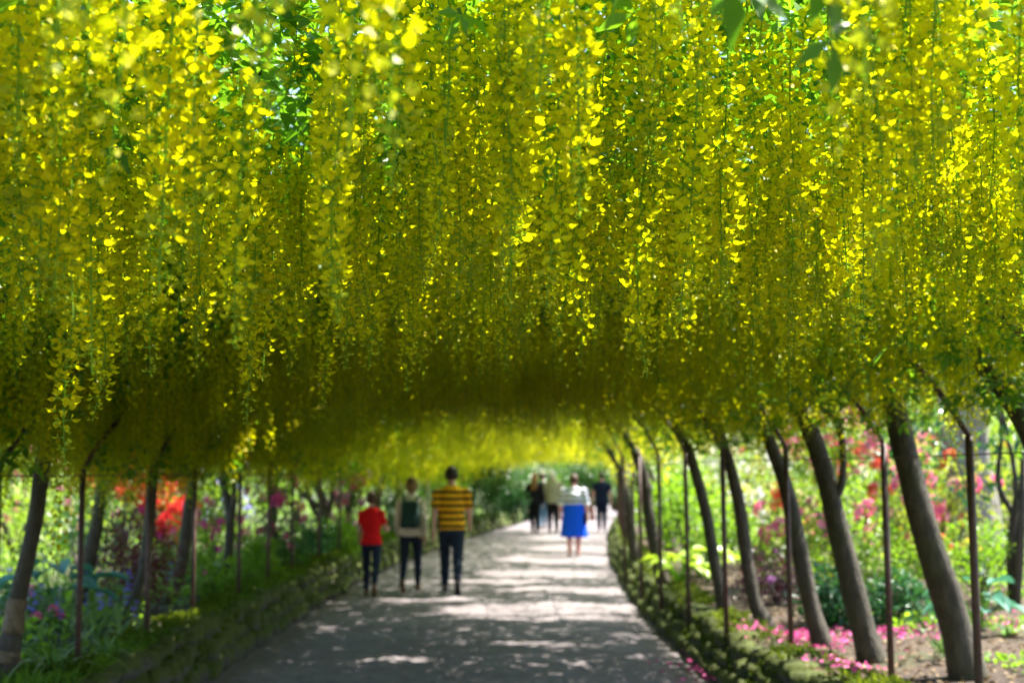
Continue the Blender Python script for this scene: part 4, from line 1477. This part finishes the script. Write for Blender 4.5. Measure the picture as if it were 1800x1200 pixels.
def person(label, loc, H, rz, skin, legs, arms, build=1.0, female=False, voxel=.017, head_turn=0.):
    """walking figure facing local +Y, origin on the ground between the feet. legs=((thigh, shin, foot) deg for left and right), arms=((swing, out, elbow) ...)"""
    k = H / 1.75
    bw = build
    segs = []   # (label, a, b, ra, rb)
    parts = []
    hipz = .91
    sw = .185 if not female else .165
    hw = .088 if not female else .092
    hips = [np.array((-hw, 0, hipz)), np.array((hw, 0, hipz))]
    feet = []
    for i, sn in ((0, 'L'), (1, 'R')):
        a, b, fp = [R(v) for v in legs[i]]
        kn, an, toe, heel = leg_pts(hips[i], .43, .40, a, b, fp)
        parts += [capsule(hips[i], kn, .084 * bw, .056 * bw), capsule(kn, an, .056 * bw, .036 * max(1, bw)), capsule(heel, toe, .036, .036), capsule(an, heel, .036, .034)]
        calf = kn + (an - kn) * .3 + np.array((0, -.018, 0))
        parts.append(capsule(kn + (an - kn) * .12, kn + (an - kn) * .5 + np.array((0, -.015, 0)), .05 * bw, .048 * bw))
        segs += [('thigh' + sn, hips[i], kn), ('shin' + sn, kn, an), ('foot' + sn, heel, toe), ('foot' + sn, an + (0, 0, -.03), heel)]
        feet.append(min(heel[2], toe[2]) - .036)
    dz = -min(feet)
    parts.append(ell_tube([(0, 0, .78, .07, .07), (0, -.005, .84, .15 * bw, .105 * bw), (0, -.012, .90, .165 * bw * (1.05 if female else 1), .118 * bw), (0, -.005, .98, .155 * bw, .108 * bw), (0, 0, 1.08, .142 * bw * (.92 if female else 1), .10 * bw),
                           (0, .0, 1.2, .155 * bw, .108 * bw), (0, 0, 1.32, sw * .95, .108 * bw), (0, -.005, 1.40, sw * .92, .09), (0, -.01, 1.45, sw * .55, .07), (0, -.005, 1.49, .06, .055)]))
    segs += [('torso', np.array((0, 0, .9)), np.array((0, 0, 1.4)))]
    parts.append(capsule((0, -.008, 1.44), (0, .012, 1.57), .056, .052))
    segs += [('neck', np.array((0, 0, 1.5)), np.array((0, .01, 1.55)))]
    hc = np.array((0, .018, 1.642))
    ct, st = math.cos(head_turn), math.sin(head_turn)

    def hp(x, y, z):
        return hc + np.array((x * ct - y * st, x * st + y * ct, z))
    for (x, y, z, rx, ry, rz_) in ((0, 0, .015, .082, .100, .106), (0, .025, -.055, .058, .068, .064)):
        q = []
        for t in np.linspace(-.97, .97, 9):
            s = math.sqrt(1 - t * t); c = hp(x, y, z + rz_ * t)
            q.append((c[0], c[1], c[2], rx * s, ry * s))
        parts.append(ell_tube(q))
    parts.append(capsule(hp(0, .09, .012), hp(0, .112, -.022), .009, .014, 8))
    for sx in (-1, 1):
        parts.append(capsule(hp(sx * .076, -.005, .02), hp(sx * .076, .0, -.025), .017, .011, 8))
    segs += [('head', hp(0, 0, .03), hp(0, .02, -.06))]
    hands = []
    for i, sn, sx in ((0, 'L', -1), (1, 'R', 1)):
        sa, out, eb = [R(v) for v in arms[i]]
        sh = np.array((sx * (sw + .0) * bw ** .5, -.005, 1.372))
        d1 = norm(np.array((sx * math.sin(out), math.sin(sa), -math.cos(sa) * math.cos(out))))
        el = sh + d1 * .285
        d2 = norm(np.array((sx * math.sin(out) * .3, math.sin(sa + eb), -math.cos(sa + eb))))
        wr = el + d2 * .245
        parts += [capsule(sh + np.array((-sx * .03, 0, .005)), sh, .06, .062 * bw), capsule(sh, el, .052 * bw, .041 * bw), capsule(el, wr, .041 * bw, .028), capsule(wr, wr + d2 * .07, .027, .033)]
        segs += [('uarm' + sn, sh, el), ('farm' + sn, el, wr), ('hand' + sn, wr, wr + d2 * .12)]
        hands.append((wr + d2 * .075, d2, sx))
    G = Geo()
    for v, f in parts:
        G.add(v, f)
    me = G.mesh('tmp', M['skin'])
    tmp = link('tmp_body', me)
    r = tmp.modifiers.new('r', 'REMESH'); r.mode = 'VOXEL'; r.voxel_size = voxel; r.use_smooth_shade = True
    s = tmp.modifiers.new('s', 'SMOOTH'); s.factor = .5; s.iterations = 5
    dg = bpy.context.evaluated_depsgraph_get()
    ev = bpy.data.meshes.new_from_object(tmp.evaluated_get(dg))
    bpy.data.objects.remove(tmp)
    nV = len(ev.vertices)
    V = np.zeros(nV * 3); ev.vertices.foreach_get('co', V); V = V.reshape(-1, 3)
    N = np.zeros(nV * 3); ev.vertices.foreach_get('normal', N); N = N.reshape(-1, 3)
    ev.calc_loop_triangles()
    T = np.zeros(len(ev.loop_triangles) * 3, np.int32); ev.loop_triangles.foreach_get('vertices', T); T = T.reshape(-1, 3)
    bpy.data.meshes.remove(ev)
    best = np.full(nV, 9.); lab = np.empty(nV, object)
    for nm, a, b in segs:
        ab = b - a; t = np.clip(((V - a) @ ab) / (ab @ ab), 0, 1)
        d = np.linalg.norm(V - (a + t[:, None] * ab), axis=1) - (.10 if nm == 'torso' else .03)
        m = d < best; best[m] = d[m]; lab[m] = nm
    tors = (np.abs(V[:, 0]) < sw * .98) & (V[:, 2] > .87) & (V[:, 2] < 1.46) & np.isin(lab, ['uarmL', 'uarmR', 'thighL', 'thighR'])
    lab[tors & (np.abs(V[:, 0]) < sw * .8)] = 'torso'
    o = thing('person', label, 'person', loc, rz)

    def place(A):
        A = np.array(A, float); A[..., 2] += dz
        return A * k
    # fingers rooted in the palms
    bodyG = Geo()
    bodyG.add(place(V), T)
    for c, d2, sx in hands:
        side_v = np.array((0, 1, 0)) - d2 * d2[1]; side_v = norm(side_v)      # across the palm (front to back)
        inward = norm(np.cross(d2, side_v)) * 1.0
        if inward[0] * sx > 0:
            inward = -inward
        for j, (off, ln) in enumerate(((.024, .068), (.008, .078), (-.008, .072), (-.023, .056))):
            p0 = c + side_v * off - d2 * .01
            p1 = p0 + d2 * ln * .5 + inward * .006; p2 = p0 + d2 * ln * .85 + inward * .02; p3 = p0 + d2 * ln * 1.02 + inward * .036
            bodyG.add(*[(place(v), f) for v, f in [tube(catmull([p0, p1, p2, p3], 8), np.linspace(.0088, .0065, 8), 6)]][0])
        p0 = c + side_v * .024 - d2 * .05
        bodyG.add(*[(place(v), f) for v, f in [tube(catmull([p0, p0 + side_v * .022 + d2 * .02, p0 + side_v * .028 + d2 * .05 + inward * .008], 6), np.linspace(.011, .0075, 6), 6)]][0])
    link('body', bodyG.mesh('body', skin, True), o)
    ey = Geo()
    for sx in (-1, 1):
        e = hp(sx * .03, .082, .012)
        v, f = ell_tube([(e[0], e[1], e[2] + t * .007, .011 * math.sqrt(1 - t * t), .011 * math.sqrt(1 - t * t)) for t in (-.95, -.5, 0, .5, .95)], 8)
        ey.add(place(v), f)
    link('eyes', ey.mesh('eyes', M['black'], True), o)
    mo = Geo(); v, f = tube(catmull([hp(-.024, .086, -.062), hp(0, .094, -.063), hp(.024, .086, -.062)], 7), .006, 6); mo.add(place(v), f)
    link('mouth', mo.mesh('mouth', M['pinkskin'], True), o)

    def garment(name, mat, labels, pred=None, off=.012, wr=.0):
        m = np.isin(lab, labels)
        if pred is not None:
            m &= pred(V)
        tf = T[m[T].all(1)]
        used = np.unique(tf); mp_ = -np.ones(nV, int); mp_[used] = np.arange(len(used))
        W = V[used] + N[used] * (off + wr * np.sin(V[used, 2:3] * 42 + V[used, 0:1] * 25 + V[used, 1:2] * 31))
        g = Geo(); g.add(place(W), mp_[tf])
        return link(name, g.mesh(name, mat, True), o)
    return o, garment, place, hp, lab, V


UP = ['uarmL', 'uarmR']; FA = ['farmL', 'farmR']; TH = ['thighL', 'thighR']; SH = ['shinL', 'shinR']; FT = ['footL', 'footR']


def hair(gm, mat, hp, off=.02, low=-.09):
    return gm('hair', mat, ['head', 'neck'], lambda V: (V[:, 2] > 1.642 + low) & ((V[:, 1] < .055) | (V[:, 2] > 1.705)) & ~((V[:, 1] > .02) & (V[:, 2] < 1.66)), off)


def lumps(name, mat, o, place, shapes):
    g = Geo()
    for a, b, ra, rb in shapes:
        v, f = capsule(a, b, ra, rb, 14); g.add(place(v), f)
    return link(name, g.mesh(name, mat, True), o)


def rounded(name, mat, o, place, c, size, r=.03, par=None):
    bm = bmesh.new(); bmesh.ops.create_cube(bm, size=1)
    for v in bm.verts:
        v.co = Vector((v.co.x * size[0] * (1 - .18 * (v.co.z > 0)), v.co.y * size[1], v.co.z * size[2]))
    bmesh.ops.bevel(bm, geom=bm.edges[:], offset=r, segments=4, profile=.6, affect='EDGES')
    bmesh.ops.triangulate(bm, faces=bm.faces[:])
    me = bpy.data.meshes.new(name); bm.to_mesh(me); bm.free()
    v, f = np_mesh(me); bpy.data.meshes.remove(me)
    g = Geo(); g.add(place(v + np.asarray(c)), f)
    return link(name, g.mesh(name, mat, True), par or o)


gz = .025
# man in the yellow and black striped shirt
p = at_z(793, 1044, gz)
yl, bk = (.82, .40, .012), (.012, .011, .012)
bands = [(0, yl)]
for q in (.07, .225, .38, .535, .69, .845):
    bands += [(q, bk), (q + .068, yl)]
o, gm, place, hp, lab, V = person('man in a yellow and black striped T-shirt and dark jeans walking away', p, 1.80, R(2), M['skin'], ((20, 6, 8), (-14, -42, -44)), ((-14, 8, 12), (16, 10, 30)), 1.12)
stripe_m = stripes('yellow and black stripes', bands, .90, 1.52)
gm('t_shirt', stripe_m, ['torso', *UP, *TH], lambda V: (V[:, 2] > .89) & (V[:, 2] < 1.49) & ~((np.abs(V[:, 0]) > .2) & (V[:, 2] < 1.17)), .022, .004)
gm('jeans', M['denim'], ['torso', *TH, *SH], lambda V: (V[:, 2] < .99) & (np.abs(V[:, 0]) < .22), .013, .003)
[gm('shoe', M['shoe'], [f_], None, .008) for f_ in FT]
hair(gm, M['darkhair'], hp, .014, -.07)

# woman with the green backpack
p = at_z(722, 1040, gz)
o, gm, place, hp, lab, V = person('woman in a cream jacket wearing a dark green backpack', p, 1.63, R(-2), M['skin'], ((-14, -42, -44), (18, 5, 6)), ((10, 9, 28), (-12, 9, 14)), 1.0, True)
cream = fabric('cream jacket cloth', (.62, .57, .46))
gm('jacket', cream, ['torso', *UP, *FA, *TH], lambda V: (V[:, 2] > .86) & (V[:, 2] < 1.5), .026, .004)
gm('leggings', M['denim'], ['torso', *TH, *SH], lambda V: (V[:, 2] < .96) & (np.abs(V[:, 0]) < .21), .010, .002)
[gm('shoe', M['tanshoe'], [f_], None, .008) for f_ in FT]
hair(gm, M['blondhair'], hp, .02, -.12)
lumps('hair_bun', M['brownhair'], o, place, [((0, -.07, 1.70), (0, -.10, 1.735), .045, .04)])
pk = plain('dark green canvas', (.012, .045, .040), .8, .2, 50)
bpk = rounded('backpack', pk, o, place, (0, -.205, 1.20), (.31, .15, .42), .06)
rounded('pocket', pk, o, place, (0, -.285, 1.11), (.24, .05, .18), .02, bpk)
for sx in (-1, 1):
    g_ = Geo(); v, f = tube(catmull([(sx * .1, -.15, 1.36), (sx * .115, -.06, 1.475), (sx * .12, .09, 1.44), (sx * .13, .145, 1.28), (sx * .15, .06, 1.1), (sx * .13, -.13, 1.05)], 18), .019, 6); g_.add(place(v), f)
    link('strap', g_.mesh('strap', pk, True), bpk)

# child in red
p = at_z(652, 1047, gz)
o, gm, place, hp, lab, V = person('child in a red T-shirt and dark trousers walking away', p, 1.46, R(0), M['skin'], ((18, 4, 6), (-15, -46, -48)), ((6, 10, 40), (14, 16, 80)), .95, True)
gm('t_shirt', fabric('red cotton', (.62, .012, .014)), ['torso', *UP, *TH], lambda V: (V[:, 2] > .87) & (V[:, 2] < 1.5) & ~((np.abs(V[:, 0]) > .18) & (V[:, 2] < 1.2)), .02, .004)
gm('trousers', M['denim'], ['torso', *TH, *SH], lambda V: (V[:, 2] < .96) & (np.abs(V[:, 0]) < .21), .012, .002)
[gm('shoe', M['tanshoe'], [f_], None, .008) for f_ in FT]
hair(gm, M['brownhair'], hp, .016, -.09)

# woman in the blue skirt
p = at_z(1009, 978, gz)
o, gm, place, hp, lab, V = person('woman in a white and blue striped top and bright blue skirt', p, 1.66, R(-3), M['pinkskin'], ((-6, -14, -8), (8, 2, 3)), ((4, 16, 22), (-4, 16, 14)), 1.42, True)
wh, bl = (.70, .69, .74), (.025, .07, .17)
gm('striped_top', stripes('white and blue stripes', [(0, wh), (.14, bl), (.24, wh), (.36, bl), (.46, wh), (.62, bl), (.70, wh), (.84, bl), (.88, wh)], 1.06, 1.50), ['torso', *UP], lambda V: (V[:, 2] > 1.03) & (V[:, 2] < 1.49), .026, .004)
g_ = Geo()
rings = []
seg = 40
a = np.linspace(0, 2 * np.pi, seg, endpoint=False)
VV = []
zs_ = np.linspace(1.12, .41, 9)
for i, z in enumerate(zs_):
    t = i / 8
    rr = 1 + .05 * t * np.sin(a * 9 + i * .2)
    VV.append(np.stack([(.225 + .075 * t) * rr * np.cos(a), (.175 + .07 * t) * rr * np.sin(a), np.full(seg, z)], 1))
VV = np.concatenate(VV)
FF = []
for i in range(8):
    for j in range(seg):
        k2 = (j + 1) % seg
        FF += [(i * seg + j, (i + 1) * seg + j, (i + 1) * seg + k2), (i * seg + j, (i + 1) * seg + k2, i * seg + k2)]
g_.add(place(VV), FF)
link('skirt', g_.mesh('skirt', fabric('bright blue cotton', (.008, .085, .75)), True), o)
[gm('sandal', M['tanshoe'], [f_], lambda V: V[:, 2] < .05, .006) for f_ in FT]
hair(gm, M['brownhair'], hp, .018, -.09)
hb = rounded('shoulder_bag', M['black'], o, place, (.25, -.04, .80), (.08, .2, .24), .025)

# far group
p = at_z(940, 937, gz)
o, gm, place, hp, lab, V = person('woman with long chestnut hair in a short black jacket and leggings', p, 1.66, R(-12), M['skin'], ((10, 4, 4), (-8, -16, -12)), ((6, 12, 30), (-6, 12, 20)), 1.2, True, .022)
gm('jacket', M['black'], ['torso', *UP, *FA, *TH], lambda V: (V[:, 2] > .84) & (V[:, 2] < 1.5), .03, .004)
gm('leggings', M['black'], ['torso', *TH, *SH], lambda V: (V[:, 2] < .96) & (np.abs(V[:, 0]) < .21), .012)
[gm('shoe', M['shoe'], [f_], None, .008) for f_ in FT]
hair(gm, M['redhair'], hp, .022, -.12)
lumps('long_hair', M['redhair'], o, place, [((-.03, -.06, 1.62), (-.04, -.14, 1.30), .075, .06), ((.04, -.06, 1.6), (.05, -.13, 1.33), .06, .045)])

p = at_z(953, 931, gz)
o, gm, place, hp, lab, V = person('person in a teal jacket and pale jeans beside the chestnut-haired woman', p, 1.68, R(8), M['skin'], ((-8, -16, -12), (10, 4, 4)), ((6, 8, 20), (-6, 8, 12)), 1.1, False, .022)
gm('jacket', fabric('teal cloth', (.03, .11, .14)), ['torso', *UP, *FA, *TH], lambda V: (V[:, 2] > .88) & (V[:, 2] < 1.5), .024, .004)
gm('jeans', fabric('pale denim', (.10, .18, .28)), ['torso', *TH, *SH], lambda V: (V[:, 2] < .97) & (np.abs(V[:, 0]) < .21), .014)
[gm('shoe', M['shoe'], [f_], None, .008) for f_ in FT]
hair(gm, M['brownhair'], hp, .016, -.08)

p = at_z(972, 937, gz)
o, gm, place, hp, lab, V = person('white-haired person in an olive-grey jacket and dark trousers', p, 1.74, R(4), M['skin'], ((8, 2, 4), (-10, -20, -16)), ((8, 11, 18), (-8, 11, 15)), 1.22, False, .022)
gm('jacket', fabric('olive grey cloth', (.30, .28, .2)), ['torso', *UP, *FA, *TH], lambda V: (V[:, 2] > .84) & (V[:, 2] < 1.5), .03, .004)
gm('trousers', M['black'], ['torso', *TH, *SH], lambda V: (V[:, 2] < .97) & (np.abs(V[:, 0]) < .21), .014)
[gm('shoe', M['shoe'], [f_], None, .008) for f_ in FT]
hair(gm, M['whitehair'], hp, .02, -.10)

p = at_z(1058, 935, gz)
o, gm, place, hp, lab, V = person('person in navy short sleeves and trousers carrying a reddish bag', p, 1.70, R(-6), M['pinkskin'], ((12, 4, 4), (-10, -22, -18)), ((2, 12, 10), (6, 12, 24)), 1.18, False, .022)
navy = fabric('navy cloth', (.012, .018, .045))
gm('top', navy, ['torso', *UP, *TH], lambda V: (V[:, 2] > .88) & (V[:, 2] < 1.5) & ~((np.abs(V[:, 0]) > .21) & (V[:, 2] < 1.2)), .022, .004)
gm('trousers', navy, ['torso', *TH, *SH], lambda V: (V[:, 2] < .97) & (np.abs(V[:, 0]) < .21), .014)
[gm('shoe', M['shoe'], [f_], None, .008) for f_ in FT]
hair(gm, M['darkhair'], hp, .016, -.08)
# the bag hangs from the left hand
hl = V[lab == 'handL'].mean(0)
bag_c = hl + np.array((-.01, 0, -.30))
bt = thing('handbag', 'reddish shopping bag held by the person in navy', 'bag', p, R(-6))
bm_ = plain('red bag cloth', (.35, .08, .05), .8, .15, 40)
rounded('bag_body', bm_, bt, place, bag_c, (.12, .34, .36), .03)
g_ = Geo(); v, f = tube(catmull([bag_c + (0, -.09, .16), hl + (0, -.03, .0), hl + (0, .03, .0), bag_c + (0, .09, .16)], 14), .008, 6); g_.add(place(v), f)
link('handle', g_.mesh('handle', bm_, True), bt)
